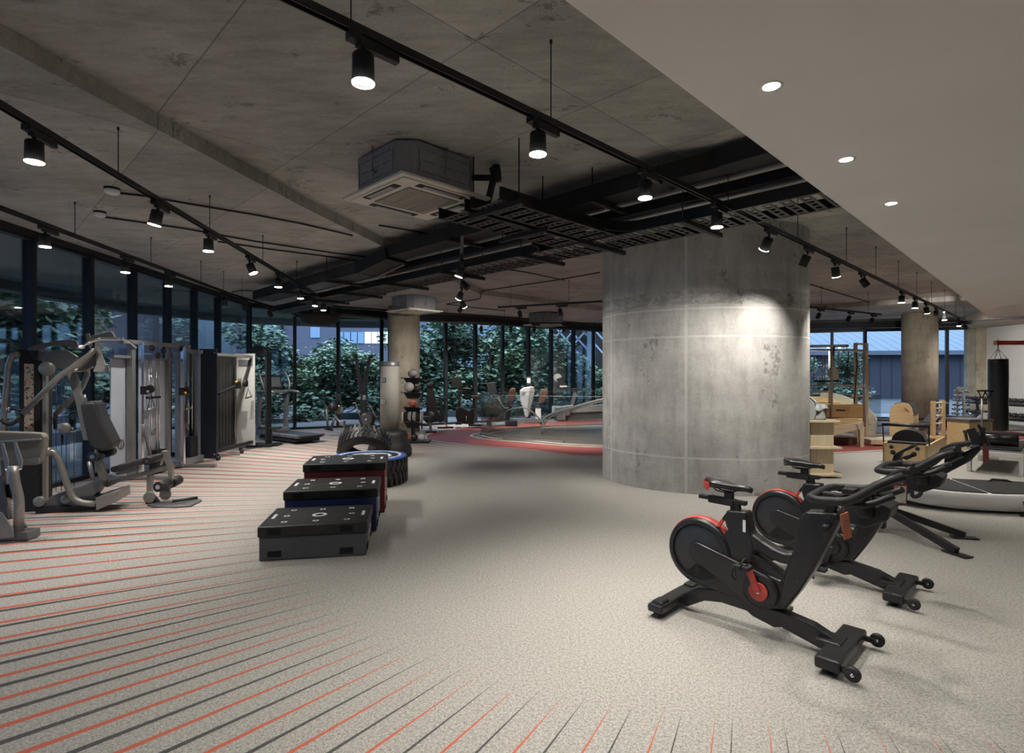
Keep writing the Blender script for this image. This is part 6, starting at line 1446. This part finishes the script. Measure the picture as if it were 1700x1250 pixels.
# ================================================================== DUMBBELLS
def dumbbell_proto(mat, bar, r, L):
    t = thing('dumbbell', 'x', 'dumbbell'); m = MB()
    for sx in (-1, 1):
        m = MB(); m.lathe([(0, -L * .3), (r * .8, -L * .3), (r, -L * .22), (r, L * .12), (r * .8, L * .2), (0, L * .2)], (sx * L * .5, 0, 0), (1, 0, 0), 6 if mat is M['rubber'] else 14, sharp=(mat is M['rubber'])); m.build('head', mat, t)
    MB().cyl((-L * .4, 0, 0), (L * .4, 0, 0), r * .3, n=8).build('grip', bar, t); return t
dk0 = dumbbell_proto(M['rubber'], M['chrome'], .062, .21); first = [True]
def put(proto, x, y, z, yaw, lab, grp, flag):
    o = proto if flag[0] else copy_tree(proto); flag[0] = False; o.location = (x, y, z); o.rotation_euler = (0, 0, yaw); o['label'] = lab; o['group'] = grp
rk = thing('dumbbell_rack', 'black two tier dumbbell rack along the right hand wall', 'rack', (14.05, 17.0, 0), R(-92))
for z in (.27, .68): MB().box((1.3, .05, z), (2.7, .34, .04), m=Matrix.Rotation(R(12), 3, 'X')).build('tier', M['black'], rk)
for x in (.1, 2.5):
    m = MB(); m.beam((x, .2, .02), (x, .12, .78), .06, .05); m.box((x, .0, .03), (.07, .6, .05)); m.build('end_frame', M['black'], rk)
names = ['nearest the window', 'second from the window', 'third from the window', 'fourth from the window', 'fifth from the window', 'sixth from the window', 'seventh from the window', 'eighth from the window', 'ninth from the window', 'tenth from the window', 'eleventh from the window', 'last towards the camera']
for ti, (tz, tn) in enumerate(((.38, 'lower'), (.79, 'upper'))):
    for i in range(12):
        put(dk0, 13.98 - .012 * i, 16.85 - i * .205, tz, R(4), 'black hex dumbbell on the %s rack tier, %s' % (tn, names[i]), 'black dumbbells on the wall rack', first)
ct = thing('dumbbell_tower', 'slim silver dumbbell tower in front of the last window pane', 'rack', (12.62, 15.6, 0))
MB().box((0, 0, .335), (.5, .4, .03)).build('base', M['silver'], ct, bev=.006)
for sx in (-.06, .06): MB().beam((sx * 1.6, 0, .35), (sx, 0, 1.12), .03, .03).build('post', M['silver'], ct)
m = MB(); m.box((0, 0, 1.12), (.2, .06, .08)); m.build('top_plate', M['silver'], ct)
MB().box((0, 0, .16), (.6, .45, .32)).build('plinth', M['black'], ct)
cf = [True]; cp = dumbbell_proto(M['chrome'], M['chrome'], .040, .18); lv7 = ['bottom', 'second', 'third', 'fourth', 'fifth', 'top']
for i in range(6):
    z = .41 + i * .125; h = .155 - i * .013
    for sx, nm in ((-1, 'left'), (1, 'right')): put(cp, 12.62 + sx * h, 15.58, z, R(90 + 8 * sx), 'small chrome dumbbell, %s side of the %s pair on the silver tower' % (nm, lv7[i]), 'chrome dumbbells on the silver tower', cf)
pl = thing('window_platform', 'long low black platform running below the right hand windows', 'platform', (12.3, 14.9, 0), R(-4))
MB().box((.2, 0, .315), (3.6, .5, .05)).build('top', M['black'], pl, bev=.006)
for x in (-1.5, .2, 1.9): MB().box((x, 0, .145), (.06, .4, .29)).build('support', M['black'], pl)
def wbench(lab, x, y, yaw):
    t = thing('weight_bench', lab, 'bench', (x, y, 0), yaw); MB().beam((-.5, 0, .30), (.1, 0, .30), .26, .06).build('seat_pad', M['padgrey'], t, bev=.015); MB().beam((.1, 0, .32), (.62, 0, .58), .26, .06).build('back_pad', M['padgrey'], t, bev=.015)
    MB().beam((-.55, 0, .06), (.5, 0, .27), .05, .06).build('main_beam', M['silver'], t); MB().beam((.6, 0, .05), (.1, 0, .28), .05, .05).build('rear_strut', M['silver'], t)
    for x_ in (-.55, .6): MB().cyl((x_, -.22, .035), (x_, .22, .035), .03, n=12).build('foot_tube', M['silver'], t)
wbench('silver framed weight bench between the barrel and the small ladder', 10.0, 13.4, R(30)); wbench('silver framed weight bench right of the small ladder', 10.7, 12.9, R(20)); wbench('silver framed weight bench farther back, below the right windows', 9.9, 14.7, R(-15))
